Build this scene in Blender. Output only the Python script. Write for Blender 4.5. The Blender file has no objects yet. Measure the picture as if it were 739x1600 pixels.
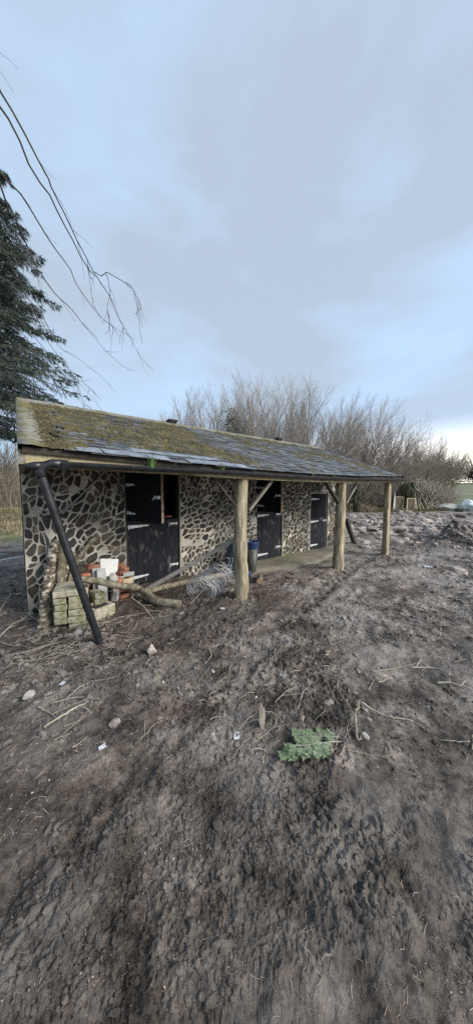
import bpy, math, random
import numpy as np
from mathutils import Vector, Matrix, Euler, noise as mnoise
R = math.radians
rnd = random.Random(7)
sc = bpy.context.scene
COL = sc.collection

# ------------------------------------------------------------------ camera
CH = 1.65
YAW, PITCH = 37.59, 4.08
FPX, PU, PV = 435.0, 369.5, 800.0
cd = bpy.data.cameras.new('camera'); cam = bpy.data.objects.new('camera', cd); COL.objects.link(cam)
cd.sensor_fit = 'HORIZONTAL'; cd.sensor_width = 36.0; cd.lens = 36.0*FPX/739.0
cd.clip_start = 0.05; cd.clip_end = 3000
cam.location = (0, 0, CH); cam.rotation_euler = (R(90-PITCH), 0, R(-YAW))
sc.camera = cam
CM = cam.rotation_euler.to_matrix()
def ray(u, v): return CM @ Vector(((u-PU)/FPX, -(v-PV)/FPX, -1.0))
def G(u, v, z=0.0):                      # pixel -> point at height z
    d = ray(u, v); t = (z-CH)/d.z; return Vector((d.x*t, d.y*t, z))
def W(u, v, y):                          # pixel -> point on the plane Y=y
    d = ray(u, v); t = y/d.y; return Vector((d.x*t, y, CH+d.z*t))
def D(u, v, dist):                       # pixel -> point at forward distance
    d = ray(u, v); return Vector((d.x*dist, d.y*dist, CH+d.z*dist))

# ------------------------------------------------------------------ numpy noise
_rs = np.random.RandomState(3); _perm = _rs.permutation(512); _perm = np.concatenate([_perm, _perm, _perm])
_ga = _rs.rand(512)*2*math.pi; _gx, _gy = np.cos(_ga), np.sin(_ga)
def perlin(x, y):
    xi = np.floor(x).astype(int); yi = np.floor(y).astype(int); xf = x-xi; yf = y-yi
    xi &= 511; yi &= 511
    def g(ix, iy, dx, dy):
        h = _perm[_perm[ix & 511]+(iy & 511)] & 511
        return _gx[h]*dx+_gy[h]*dy
    u = xf*xf*xf*(xf*(xf*6-15)+10); v = yf*yf*yf*(yf*(yf*6-15)+10)
    a = g(xi, yi, xf, yf); b = g(xi+1, yi, xf-1, yf); c = g(xi, yi+1, xf, yf-1); d = g(xi+1, yi+1, xf-1, yf-1)
    return (a+(b-a)*u)*(1-v)+(c+(d-c)*u)*v
def sstep(a, b, x):
    t = np.clip((x-a)/(b-a), 0, 1); return t*t*(3-2*t)
def ground_base(x, y):
    r = np.sqrt(x*x+y*y)
    z = 0.05*perlin(x*0.35+4, y*0.35+9)
    inside = sstep(-0.3, 0.3, x)*sstep(7.9, 7.2, x)*sstep(2.8, 3.4, y)*sstep(8.6, 8.0, y)
    z = z*(1-0.8*inside)
    z = z-0.10*sstep(0.9, -0.1, x)*sstep(3.0, 4.2, y)*sstep(9, 5, y)
    # spoil ridge on the right
    q = np.exp(-((x-11.2)**2)/3.5-((y-2.7)**2)/.5)
    z = z+0.44*q*(1+.9*perlin(x*1.6, y*1.6)+.5*perlin(x*4+3, y*4))
    q2 = np.exp(-((x-12.5)/4.5)**2-((y-6.8)/3.4)**2); z = z+0.22*q2
    # field rising to the right and beyond
    z = z+sstep(24, 150, r)*4.6*sstep(-10, 40, x)
    z = z+sstep(14, 60, r)*0.7
    return z
def smear(x, y): return sstep(.02, .22, perlin(x*.55+31, y*.8+17)+.35*perlin(x*2.1, y*2.4+5))
def rut(x, y, off):
    # distance to a curved wheel line running from the lower left towards the far right
    t = np.clip((x-.2)/12.0, -1, 2); yc = 1.15+off+2.6*t+.9*np.sin(t*2.4+.4); d = (y-yc)*.93
    w = .17; ph = (x*.93+np.abs(d)*.9)*2*math.pi/.21
    prof = -np.exp(-(d/w)**4)+.55*np.exp(-((np.abs(d)-w*1.35)/.07)**2)
    lug = np.exp(-(d/w)**4)*(.5+.5*np.sin(ph))
    fade = sstep(-.6, .3, x)*sstep(13, 10, x)*(.45+.55*sstep(-.25, .15, perlin(x*.9+off*3, y*.9)))
    return fade*(prof*.035+lug*.016)
def ground_h(x, y):
    r = np.sqrt(x*x+y*y)
    z = ground_base(x, y)
    calm = 1-0.75*sstep(3.2, 3.8, y)*sstep(5.0, 4.8, y)*sstep(2.9, 3.6, x)*sstep(7.8, 7.3, x)
    wx = x+0.25*perlin(x*1.3, y*1.3+7); wy = y+0.25*perlin(x*1.3+3, y*1.3)
    # smeared tyre/digger streaks
    a = R(28); sx = wx*math.cos(a)+wy*math.sin(a); sy = -wx*math.sin(a)+wy*math.cos(a)
    z = z+calm*0.030*perlin(sx*0.9, sy*2.0)
    z = z+calm*0.026*(0.5-np.abs(perlin(sx*3.4+8, sy*6.0+3))*1.6)
    z = z+calm*0.020*(0.35-np.abs(perlin(wx*5.5+5, wy*5.5)))
    z = z+calm*(rut(x, y, 0)+rut(x, y, 1.35))
    sm = 1-.78*smear(x, y)
    lump = sstep(0.0, 0.45, perlin(x*0.8+20, y*0.8+11)); calm = calm*sm
    z = z+calm*0.020*(0.2+lump)*(0.4-np.abs(perlin(x*11+1, y*11)))*2
    near = sstep(16, 6, r)
    z = z+near*calm*0.020*(np.abs(perlin(x*21+9, y*21+40))**.7)*(0.35+lump)*1.6
    z = z+near*calm*0.011*np.abs(perlin(x*43, y*43))*1.5
    z = z+near*calm*0.008*np.abs(perlin(x*83, y*83))*1.5
    z = z+near*calm*0.003*perlin(x*170, y*170)
    return z
def gz(x, y): return float(ground_h(np.array([x]), np.array([y]))[0])
def gzb(x, y): return float(ground_base(np.array([x]), np.array([y]))[0])
def GG(u, v, dz=0.0):                    # ground point under a pixel, on the actual relief
    p = G(u, v)
    for _ in range(3):
        p = G(u, v, gzb(p.x, p.y))
    p.z += dz; return p

# ------------------------------------------------------------------ materials
MATS = {}
def mat(name, cols, scale=6.0, rough=0.8, bump=0.3, bscale=None, rvar=0.0, detail=6.0, metallic=0.0, stretch=(1, 1, 1),
        island=0.0, spec=0.5, pos=None, rough2=None, bdist=0.01, trans=0.0, second=None, objrand=0.0, coord='Object', isle_cols=None):
    if name in MATS: return MATS[name]
    m = bpy.data.materials.new(name); m.use_nodes = True; nt = m.node_tree; N = nt.nodes; L = nt.links
    b = N['Principled BSDF']
    tc = N.new('ShaderNodeTexCoord'); mp = N.new('ShaderNodeMapping'); mp.inputs['Scale'].default_value = stretch
    L.new(tc.outputs[coord], mp.inputs['Vector'])
    nz = N.new('ShaderNodeTexNoise'); nz.inputs['Scale'].default_value = scale; nz.inputs['Detail'].default_value = detail
    nz.inputs['Roughness'].default_value = 0.65
    L.new(mp.outputs[0], nz.inputs['Vector'])
    cr = N.new('ShaderNodeValToRGB'); n = len(cols)
    pos = pos or [0.3+0.4*i/(n-1) for i in range(n)]
    while len(cr.color_ramp.elements) < n: cr.color_ramp.elements.new(0.5)
    for e, p, c in zip(cr.color_ramp.elements, pos, cols): e.position = p; e.color = (*c, 1)
    L.new(nz.outputs['Fac'], cr.inputs['Fac'])
    out = cr.outputs['Color']
    if second:                            # (colour, scale, threshold, softness, stretch)
        c2, s2, th, so, st = second
        mp2 = N.new('ShaderNodeMapping'); mp2.inputs['Scale'].default_value = st; L.new(tc.outputs[coord], mp2.inputs['Vector'])
        n2 = N.new('ShaderNodeTexNoise'); n2.inputs['Scale'].default_value = s2; n2.inputs['Detail'].default_value = 8; n2.inputs['Roughness'].default_value = 0.7
        L.new(mp2.outputs[0], n2.inputs['Vector'])
        mr = N.new('ShaderNodeMapRange'); mr.inputs['From Min'].default_value = th-so; mr.inputs['From Max'].default_value = th+so
        L.new(n2.outputs['Fac'], mr.inputs['Value'])
        mx = N.new('ShaderNodeMix'); mx.data_type = 'RGBA'; L.new(mr.outputs[0], mx.inputs[0]); L.new(out, mx.inputs[6]); mx.inputs[7].default_value = (*c2, 1)
        out = mx.outputs[2]
    if island or objrand:
        if island: g = N.new('ShaderNodeNewGeometry'); so_ = g.outputs['Random Per Island']; am = island
        else: g = N.new('ShaderNodeObjectInfo'); so_ = g.outputs['Random']; am = objrand
        mr = N.new('ShaderNodeMapRange'); mr.inputs['To Min'].default_value = 1-am; mr.inputs['To Max'].default_value = 1+am
        L.new(so_, mr.inputs['Value'])
        hs = N.new('ShaderNodeHueSaturation'); L.new(mr.outputs[0], hs.inputs['Value']); L.new(out, hs.inputs['Color']); out = hs.outputs[0]
    L.new(out, b.inputs['Base Color'])
    b.inputs['Metallic'].default_value = metallic
    b.inputs['Specular IOR Level'].default_value = spec
    if rough2 is not None:
        mr = N.new('ShaderNodeMapRange'); mr.inputs['From Min'].default_value = 0.35; mr.inputs['From Max'].default_value = 0.65
        mr.inputs['To Min'].default_value = rough; mr.inputs['To Max'].default_value = rough2
        L.new(nz.outputs['Fac'], mr.inputs['Value']); L.new(mr.outputs[0], b.inputs['Roughness'])
    else: b.inputs['Roughness'].default_value = rough
    if bump:
        nb = N.new('ShaderNodeTexNoise'); nb.inputs['Scale'].default_value = bscale or scale*3; nb.inputs['Detail'].default_value = 8
        L.new(mp.outputs[0], nb.inputs['Vector'])
        bp = N.new('ShaderNodeBump'); bp.inputs['Strength'].default_value = bump; bp.inputs['Distance'].default_value = bdist
        L.new(nb.outputs['Fac'], bp.inputs['Height']); L.new(bp.outputs[0], b.inputs['Normal'])
    if trans:
        b.inputs['Transmission Weight'].default_value = trans
    if isle_cols:
        g = N.new('ShaderNodeNewGeometry'); c3 = N.new('ShaderNodeValToRGB'); c3.color_ramp.interpolation = 'CONSTANT'
        while len(c3.color_ramp.elements) < len(isle_cols): c3.color_ramp.elements.new(.5)
        for i, (e, c) in enumerate(zip(c3.color_ramp.elements, isle_cols)): e.position = i/len(isle_cols); e.color = (*c, 1)
        L.new(g.outputs['Random Per Island'], c3.inputs['Fac']); mu = N.new('ShaderNodeMix'); mu.data_type = 'RGBA'; mu.blend_type = 'MULTIPLY'; mu.inputs[0].default_value = 1
        L.new(out, mu.inputs[6]); L.new(c3.outputs[0], mu.inputs[7]); L.new(mu.outputs[2], b.inputs['Base Color'])
    MATS[name] = m; return m

M_mortar = mat('mortar', [(.17, .155, .13), (.42, .385, .32), (.66, .61, .51)], 1.8, .9, .5, 40, detail=10, pos=[.3, .48, .62], second=((.15, .14, .105), 2.2, .60, .12, (1, 1, 1)))
M_stone = mat('wall_stone', [(.026, .025, .024), (.062, .058, .053), (.115, .107, .093)], 9, .8, .5, 50, island=0, spec=.3, isle_cols=[(.6, .6, .62), (1.1, 1.0, .9), (.75, .7, .65), (1.5, 1.3, 1.05), (.5, .5, .55), (1.0, 1.0, 1.05), (1.9, 1.75, 1.5), (.8, .65, .5), (1.25, 1.25, 1.25), (.65, .6, .5)])
M_slate = mat('slate', [(.036, .038, .043), (.080, .086, .097), (.15, .16, .177)], 5, .42, .4, 60, island=.5, rough2=.65, second=((.075, .068, .032), 3.2, .58, .08, (1, 1, 1)), detail=9)
M_slate_new = mat('bare_slate', [(.09, .10, .125), (.17, .19, .22), (.25, .27, .31)], 9, .33, .3, 60, island=.15, rough2=.5)
M_moss = mat('moss', [(.026, .024, .012), (.068, .058, .024), (.125, .105, .042)], 5, .95, .8, 90, island=.4, detail=9)
M_cement = mat('cement', [(.10, .095, .075), (.19, .18, .15), (.26, .25, .22)], 6, .9, .5, 50, second=((.13, .115, .04), 4, .53, .05, (1, 1, 1)))
M_concrete = mat('concrete', [(.10, .09, .065), (.17, .15, .115), (.25, .23, .18)], 2.5, .85, .4, 40, second=((.13, .145, .05), 1.1, .60, .08, (1, 1, 1)))
M_post = mat('weathered_log', [(.12, .095, .055), (.31, .26, .17), (.52, .45, .32)], 5, .85, 1.0, 12, stretch=(3, 3, .5), detail=9, second=((.075, .055, .038), 4.5, .60, .05, (7, 7, .5)), bdist=.02)
M_beam = mat('old_timber', [(.09, .065, .042), (.22, .165, .11), (.34, .28, .20)], 5, .85, .5, 20, stretch=(.4, 3, 3), detail=8)
M_fascia = mat('mossy_board', [(.16, .13, .07), (.34, .28, .16), (.44, .38, .25)], 5, .85, .5, 20, stretch=(.5, 2, 4), second=((.14, .15, .04), 3, .56, .07, (1, 1, 1)))
M_dark_timber = mat('dark_timber', [(.016, .012, .010), (.034, .026, .02), (.06, .046, .036)], 5, .85, .5, 20, stretch=(2, 2, .5))
M_batten = mat('grey_batten', [(.16, .14, .12), (.28, .26, .22), (.38, .36, .32)], 8, .8, .4, 30, stretch=(1, 1, 1))
M_door = mat('black_door_paint', [(.002, .0025, .0035), (.004, .005, .007), (.008, .009, .012)], 5, .7, .5, 25, stretch=(3, 3, .4), detail=9, second=((.05, .055, .055), 3.4, .70, .08, (5, 5, .9)), rough2=.9, spec=.25)
M_door_worn = mat('worn_door_paint', [(.006, .007, .010), (.010, .012, .017), (.019, .022, .027)], 4, .6, .5, 25, stretch=(4, 4, .5), detail=10, second=((.16, .165, .15), 3.6, .64, .09, (3.2, 3.2, 1.1)), rough2=.85, spec=.3)
M_galv = mat('galvanised_strap', [(.42, .42, .41), (.66, .66, .65), (.78, .78, .77)], 20, .5, .3, 60)
M_wire = mat('galvanised_wire', [(.36, .37, .38), (.56, .57, .58)], 20, .5, 0)
M_black_plastic = mat('black_plastic', [(.010, .011, .013), (.024, .026, .03)], 8, .28, .15, 40, rough2=.45, second=((.07, .07, .065), 5, .68, .08, (1, 1, 1)))
M_blue = mat('blue_plastic', [(.012, .025, .08), (.03, .055, .15)], 5, .4, .1)
M_tub_grey = mat('grey_green_plastic', [(.035, .037, .03), (.075, .075, .06)], 4, .5, .2)
M_teal = mat('dark_blue_sacking', [(.005, .012, .022), (.012, .035, .06)], 8, .6, .5)
M_bark = mat('bark', [(.05, .042, .03), (.15, .13, .09), (.33, .30, .24)], 16, .9, 1.0, 40, detail=10, second=((.085, .085, .035), 5, .58, .08, (1, 1, 1)))
M_birch = mat('peeling_birch_bark', [(.035, .027, .018), (.16, .13, .09), (.50, .46, .38)], 13, .8, .8, 40, detail=9, pos=[.40, .52, .60], stretch=(1, 1, 1.6))
M_cut = mat('cut_wood_end', [(.36, .22, .12), (.50, .33, .19)], 20, .8, .3)
M_block = mat('pale_block', [(.15, .135, .10), (.31, .28, .22), (.43, .40, .33)], 7, .9, .7, 40, objrand=.25, second=((.13, .14, .05), 5, .56, .07, (1, 1, 1)))
M_redbrick = mat('red_brick', [(.13, .05, .03), (.30, .11, .06), (.40, .21, .145)], 12, .9, .6, 60, objrand=.3, second=((.34, .31, .27), 9, .63, .05, (1, 1, 1)))
M_buffbrick = mat('buff_brick', [(.30, .24, .15), (.46, .38, .26)], 12, .9, .6, 60)
M_white = mat('white_board', [(.60, .59, .56), (.74, .73, .70)], 6, .6, .15)
M_greyslab = mat('grey_slab', [(.26, .26, .25), (.40, .40, .38)], 10, .85, .4)
M_soil = mat('dark_soil', [(.012, .009, .007), (.035, .028, .022)], 20, .95, .8)
M_mosslump = mat('green_moss_lump', [(.06, .075, .015), (.15, .17, .05)], 25, .95, .8)
M_rock = mat('rubble_rock', [(.17, .145, .125), (.34, .29, .26), (.52, .46, .42)], 5, .85, .7, 20, objrand=.35, second=((.07, .05, .042), 2.5, .56, .08, (1, 1, 1)))
M_darkrock = mat('brown_rock', [(.09, .075, .06), (.18, .15, .125), (.28, .24, .20)], 12, .85, .6, 40)
M_palestone = mat('pale_stone', [(.26, .25, .22), (.42, .40, .36)], 12, .85, .4, objrand=.25)
M_litter = mat('white_litter', [(.45, .46, .48), (.66, .67, .69)], 12, .4, .3)
M_twig = mat('twig_bark', [(.10, .085, .062), (.25, .22, .17), (.42, .38, .31)], 9, .85, .2, objrand=.35)
M_tree = mat('tree_bark', [(.08, .065, .05), (.17, .145, .11), (.26, .23, .19)], 4, .9, .3, coord='Object')
M_twigs_far = mat('bare_twigs', [(.20, .18, .16), (.37, .335, .30)], .8, .9, 0)
M_twigs_warm = mat('tan_bare_twigs', [(.17, .145, .11), (.32, .27, .21)], .8, .9, 0)
M_hang = mat('dark_twigs', [(.030, .026, .024), (.085, .075, .065)], 6, .85, 0)
M_needle = mat('spruce_needles', [(.016, .028, .022), (.034, .054, .042), (.065, .090, .066)], 1.2, .8, 0, island=.5)
M_ivy = mat('ivy_leaves', [(.025, .035, .012), (.06, .075, .03)], 2, .6, 0, island=.4)
M_grass = mat('rough_grass', [(.07, .085, .03), (.18, .17, .08), (.26, .22, .13)], .7, .9, 0, island=.4)
M_dry = mat('dry_bracken', [(.12, .09, .05), (.24, .18, .12), (.32, .27, .19)], .7, .9, 0, island=.4)
M_sprig = mat('cut_conifer_sprig', [(.17, .24, .12), (.36, .46, .27)], 20, .7, 0, island=.35)
M_chip = mat('wood_chips', [(.10, .07, .055), (.22, .17, .14), (.42, .37, .32)], 3, .9, 0, island=.6)
M_tarp = mat('pale_tarpaulin', [(.40, .46, .46), (.62, .68, .68)], 2, .45, .4)
M_trellis = mat('tan_trellis_wood', [(.38, .30, .20), (.55, .46, .33)], 5, .85, .2)
M_plank = mat('stacked_plank', [(.22, .20, .11), (.42, .39, .25), (.52, .50, .38)], 3, .85, .2, objrand=.3)
M_foliage_far = mat('far_hedge', [(.06, .055, .038), (.13, .11, .08), (.20, .17, .13)], 1.0, .95, 0, island=.4)

# mud
def make_mud():
    m = bpy.data.materials.new('churned_mud'); m.use_nodes = True; nt = m.node_tree; N = nt.nodes; L = nt.links
    b = N['Principled BSDF']; tc = N.new('ShaderNodeTexCoord')
    def nz(s, d=8, r=.62, st=None):
        n = N.new('ShaderNodeTexNoise'); n.inputs['Scale'].default_value = s; n.inputs['Detail'].default_value = d; n.inputs['Roughness'].default_value = r
        if st:
            mp = N.new('ShaderNodeMapping'); mp.inputs['Scale'].default_value = st; mp.inputs['Rotation'].default_value = (0, 0, R(28)); L.new(tc.outputs['Object'], mp.inputs['Vector']); L.new(mp.outputs[0], n.inputs['Vector'])
        else: L.new(tc.outputs['Object'], n.inputs['Vector'])
        return n.outputs['Fac']
    def ramp(f, cols, pos):
        cr = N.new('ShaderNodeValToRGB')
        while len(cr.color_ramp.elements) < len(cols): cr.color_ramp.elements.new(.5)
        for e, p, c in zip(cr.color_ramp.elements, pos, cols): e.position = p; e.color = (*c, 1) if len(c) == 3 else c
        L.new(f, cr.inputs['Fac']); return cr.outputs['Color']
    def mix(f, a, c):
        x = N.new('ShaderNodeMix'); x.data_type = 'RGBA'
        L.new(f, x.inputs[0]); L.new(a, x.inputs[6])
        if isinstance(c, tuple): x.inputs[7].default_value = (*c, 1)
        else: L.new(c, x.inputs[7])
        return x.outputs[2]
    base = ramp(nz(3.2), [(.052, .041, .033), (.158, .130, .106), (.335, .288, .245)], [.36, .5, .64])
    fine = ramp(nz(22, 6, .7), [(.25, .23, .22), (1, 1, 1), (1.5, 1.47, 1.45)], [.38, .5, .64])  # dark flecks paint the shade of crevices into the mud colour
    mul = N.new('ShaderNodeMix'); mul.data_type = 'RGBA'; mul.blend_type = 'MULTIPLY'; mul.inputs[0].default_value = .9
    L.new(base, mul.inputs[6]); L.new(fine, mul.inputs[7]); c = mul.outputs[2]
    # broad dry patches; wet sheen is painted into their pale colour too
    dry = ramp(nz(.8, 8, .68, (1, 1.4, 1)), [(0, 0, 0), (.75, .75, .75)], [.48, .62])
    c = mix(dry, c, (.38, .345, .315))
    gr = ramp(nz(1.7, 6, .6), [(0, 0, 0), (.5, .5, .5)], [.55, .70])
    c = mix(gr, c, (.12, .078, .062))
    # position masks carried on the mesh
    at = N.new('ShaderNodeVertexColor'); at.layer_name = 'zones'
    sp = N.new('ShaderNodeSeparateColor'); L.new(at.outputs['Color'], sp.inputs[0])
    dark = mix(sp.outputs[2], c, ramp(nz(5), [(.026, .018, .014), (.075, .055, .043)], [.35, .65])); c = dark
    grass = ramp(nz(.35, 9, .75), [(.065, .075, .03), (.13, .15, .05), (.27, .21, .13)], [.36, .50, .62])
    c = mix(sp.outputs[0], c, grass)
    red = ramp(nz(.35, 8, .7), [(.16, .10, .065), (.26, .18, .12)], [.4, .6])
    c = mix(sp.outputs[1], c, red)
    L.new(c, b.inputs['Base Color'])
    rr = N.new('ShaderNodeMapRange'); rr.inputs['From Min'].default_value = .38; rr.inputs['From Max'].default_value = .62
    rr.inputs['To Min'].default_value = .20; rr.inputs['To Max'].default_value = .85; L.new(nz(2.3, 6), rr.inputs['Value'])
    L.new(rr.outputs[0], b.inputs['Roughness']); b.inputs['Specular IOR Level'].default_value = .45
    bp = N.new('ShaderNodeBump'); bp.inputs['Strength'].default_value = 1; bp.inputs['Distance'].default_value = .045
    L.new(nz(18, 13, .82), bp.inputs['Height']); L.new(bp.outputs[0], b.inputs['Normal'])
    return m
M_mud = make_mud()

# ------------------------------------------------------------------ mesh builder
class MB:
    def __init__(s): s.v = []; s.f = []; s.mi = []; s.sm = []
    def add(s, vs, fs, mi=0, smooth=False):
        o = len(s.v); s.v.extend([tuple(p) for p in vs])
        for f in fs: s.f.append([i+o for i in f]); s.mi.append(mi); s.sm.append(smooth)
    def box(s, c, size, rot=None, mi=0, jit=0.0):
        hx, hy, hz = size[0]/2, size[1]/2, size[2]/2; vs = []
        for z in (-hz, hz):
            for y in (-hy, hy):
                for x in (-hx, hx):
                    p = Vector((x+rnd.uniform(-jit, jit), y+rnd.uniform(-jit, jit), z+rnd.uniform(-jit, jit)))
                    if rot is not None: p = rot @ p
                    vs.append(p+Vector(c))
        s.add(vs, [(0, 2, 3, 1), (4, 5, 7, 6), (0, 1, 5, 4), (2, 6, 7, 3), (0, 4, 6, 2), (1, 3, 7, 5)], mi)
    def beam(s, a, b, w, h, up=(0, 0, 1), mi=0):
        a, b = Vector(a), Vector(b); d = (b-a); L_ = d.length; d.normalize(); up = Vector(up)
        x = d; y = up.cross(x)
        if y.length < 1e-4: y = Vector((0, 1, 0)).cross(x)
        y.normalize(); z = x.cross(y); rot = Matrix((x, y, z)).transposed()
        s.box((a+b)/2, (L_, w, h), rot, mi)
    def tube(s, pts, rad, n=6, cap=True, mi=0, smooth=True, rough=0.0, seed=0):
        pts = [Vector(p) for p in pts]; k = len(pts)
        if not hasattr(rad, '__len__'): rad = [rad]*k
        T = []
        for i in range(k):
            t = pts[min(i+1, k-1)]-pts[max(i-1, 0)]
            if t.length < 1e-9: t = Vector((0, 0, 1))
            T.append(t.normalized())
        ref = Vector((0, 0, 1)) if abs(T[0].z) < .9 else Vector((1, 0, 0))
        nrm = T[0].cross(ref).normalized(); vs = []
        for i in range(k):
            nrm = (nrm-T[i]*nrm.dot(T[i]))
            if nrm.length < 1e-6: nrm = T[i].orthogonal()
            nrm.normalize(); bn = T[i].cross(nrm)
            for j in range(n):
                a = 2*math.pi*j/n; r = rad[i]
                if rough: r *= 1+rough*mnoise.noise(Vector((math.cos(a)*1.5+seed, math.sin(a)*1.5, i*.45)))*2
                vs.append(pts[i]+(nrm*math.cos(a)+bn*math.sin(a))*r)
        fs = [(i*n+j, i*n+(j+1) % n, (i+1)*n+(j+1) % n, (i+1)*n+j) for i in range(k-1) for j in range(n)]
        s.add(vs, fs, mi, smooth)
        if cap and n > 3:
            o = len(s.v)-k*n
            s.f.append([o+j for j in range(n)][::-1]); s.mi.append(mi); s.sm.append(False)
            s.f.append([o+(k-1)*n+j for j in range(n)]); s.mi.append(mi); s.sm.append(False)
    def lathe(s, c, prof, n=16, mi=0, ax=Vector((0, 0, 1))):
        q = ax.normalized().to_track_quat('Z', 'Y'); vs = []
        for r, z in prof:
            for j in range(n):
                a = 2*math.pi*j/n; vs.append(Vector(c)+q @ Vector((r*math.cos(a), r*math.sin(a), z)))
        k = len(prof); fs = [(i*n+j, i*n+(j+1) % n, (i+1)*n+(j+1) % n, (i+1)*n+j) for i in range(k-1) for j in range(n)]
        s.add(vs, fs, mi, True)
    def build(s, name, mats, parent=None, loc=None, bevel=0.0, seg=1):
        if not isinstance(mats, (list, tuple)): mats = [mats]
        me = bpy.data.meshes.new(name)
        vs = s.v
        if loc is not None: l = Vector(loc); vs = [tuple(Vector(p)-l) for p in s.v]
        me.from_pydata(vs, [], s.f)
        for m in mats: me.materials.append(m)
        me.polygons.foreach_set('material_index', s.mi); me.polygons.foreach_set('use_smooth', s.sm); me.update()
        o = bpy.data.objects.new(name, me); COL.objects.link(o)
        if loc is not None: o.location = loc
        if parent is not None: o.parent = parent
        if bevel:
            md = o.modifiers.new('bevel', 'BEVEL'); md.width = bevel; md.segments = seg; md.limit_method = 'ANGLE'
        return o
def tag(o, label=None, cat=None, group=None, kind=None):
    if label: o['label'] = label
    if cat: o['category'] = cat
    if group: o['group'] = group
    if kind or cat: o['kind'] = kind or 'thing'
    return o
def empty(name, loc=(0, 0, 0), rz=0.0):
    o = bpy.data.objects.new(name, None); COL.objects.link(o); o.location = loc; o.rotation_euler = (0, 0, rz); o.empty_display_size = .1; return o
KIDS = {}
def copy_tree(o, parent=None):
    c = o.copy(); COL.objects.link(c)
    if parent is not None: c.parent = parent
    for ch in [x for x in bpy.data.objects if x.parent == o]: copy_tree(ch, c)
    return c
def rock_mb(seed, sx, sy, sz, n=2, rough=.35, flat=.0):
    import bmesh
    bm = bmesh.new(); bmesh.ops.create_icosphere(bm, subdivisions=n, radius=1); mb = MB(); vs = []
    for v in bm.verts:
        p = v.co.copy()
        d = 1+rough*mnoise.noise(p*1.1+Vector((seed*3.1, 0, 0)))*1.6+rough*.5*mnoise.noise(p*2.6+Vector((0, seed*1.7, 0)))
        q = p*d
        for k in range(5):                # facet planes give broken faces
            a = Vector((math.sin(seed*2.3+k*1.9), math.cos(seed*1.1+k*2.7), math.sin(seed+k*4.1))).normalized()
            h = q.dot(a)
            if h > .72: q -= a*(h-.72)
        vs.append((q.x*sx, q.y*sy, q.z*sz))
    mb.add(vs, [[v.index for v in f.verts] for f in bm.faces], 0, False); bm.free(); return mb

# ------------------------------------------------------------------ ground
def build_ground():
    dense = np.linspace(R(-9), R(84), 900); rest = np.linspace(R(84), R(351), 70)[1:-1]
    az = np.concatenate([dense, rest]); na = len(az)
    rr = [0.12]
    while rr[-1] < .85: rr.append(rr[-1]*1.012+.0008)
    while rr[-1] < 8: rr.append(rr[-1]*1.0048)
    while rr[-1] < 16: rr.append(rr[-1]*1.008)
    while rr[-1] < 60: rr.append(rr[-1]*1.02)
    while rr[-1] < 900: rr.append(rr[-1]*1.10)
    rr = np.array(rr); nr = len(rr)
    A, RR = np.meshgrid(az, rr); X = RR*np.sin(A); Y = RR*np.cos(A); Z = ground_h(X, Y)
    r = RR
    calmfar = sstep(40, 15, r); zb = ground_base(X, Y); Z = zb+(Z-zb)*(0.25+0.75*calmfar)
    under = (X > .25) & (X < 7.3) & (Y > 4.9) & (Y < 7.7); Z = np.where(under, zb-.06, Z)
    co = np.stack([X, Y, Z], -1).reshape(-1, 3)
    co = np.vstack([co, [[0, 0, float(Z[0].mean())]]])
    i = np.arange(nr-1)[:, None]*na; j = np.arange(na)[None, :]; j2 = (j+1) % na
    q = np.stack([i+j, i+na+j, i+na+j2, i+j2], -1).reshape(-1, 4)
    faces = q.tolist(); c0 = nr*na
    faces += [[c0, int(a), int((a+1) % na)] for a in range(na)]
    me = bpy.data.meshes.new('ground'); me.from_pydata(co.tolist(), [], faces)
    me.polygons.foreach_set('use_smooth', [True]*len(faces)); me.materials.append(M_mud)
    # zones: R grass, G reddish litter, B damp dark soil
    x, y = co[:, 0], co[:, 1]; rr_ = np.sqrt(x*x+y*y)
    n1 = perlin(x*.25, y*.25); n2 = perlin(x*.9+5, y*.9+2)
    grass = sstep(27, 33, rr_+n1*5)
    grass = np.maximum(grass, sstep(10.5, 13, y+n2*1.3)*sstep(5, 1, x-y*.12))
    grass = np.maximum(grass, sstep(17, 21, y+n1*4+n2)*.9)
    red = sstep(42, 48, rr_)*sstep(.0, .3, n1+.12)*.9*sstep(75, 60, rr_)
    red = np.maximum(red, sstep(14, 16, y)*sstep(22, 19, y)*sstep(3, 0, x)*.7)
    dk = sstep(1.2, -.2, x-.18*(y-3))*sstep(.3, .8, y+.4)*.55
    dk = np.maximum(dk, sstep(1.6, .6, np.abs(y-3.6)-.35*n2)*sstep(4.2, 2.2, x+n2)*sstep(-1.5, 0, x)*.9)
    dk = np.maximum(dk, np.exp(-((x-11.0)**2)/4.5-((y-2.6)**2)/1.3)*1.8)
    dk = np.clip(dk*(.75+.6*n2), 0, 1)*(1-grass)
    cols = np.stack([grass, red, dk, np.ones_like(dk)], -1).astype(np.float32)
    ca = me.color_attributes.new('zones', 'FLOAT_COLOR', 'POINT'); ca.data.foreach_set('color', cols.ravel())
    me.update(); o = bpy.data.objects.new('ground', me); COL.objects.link(o); o['kind'] = 'structure'; return o
build_ground()

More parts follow.
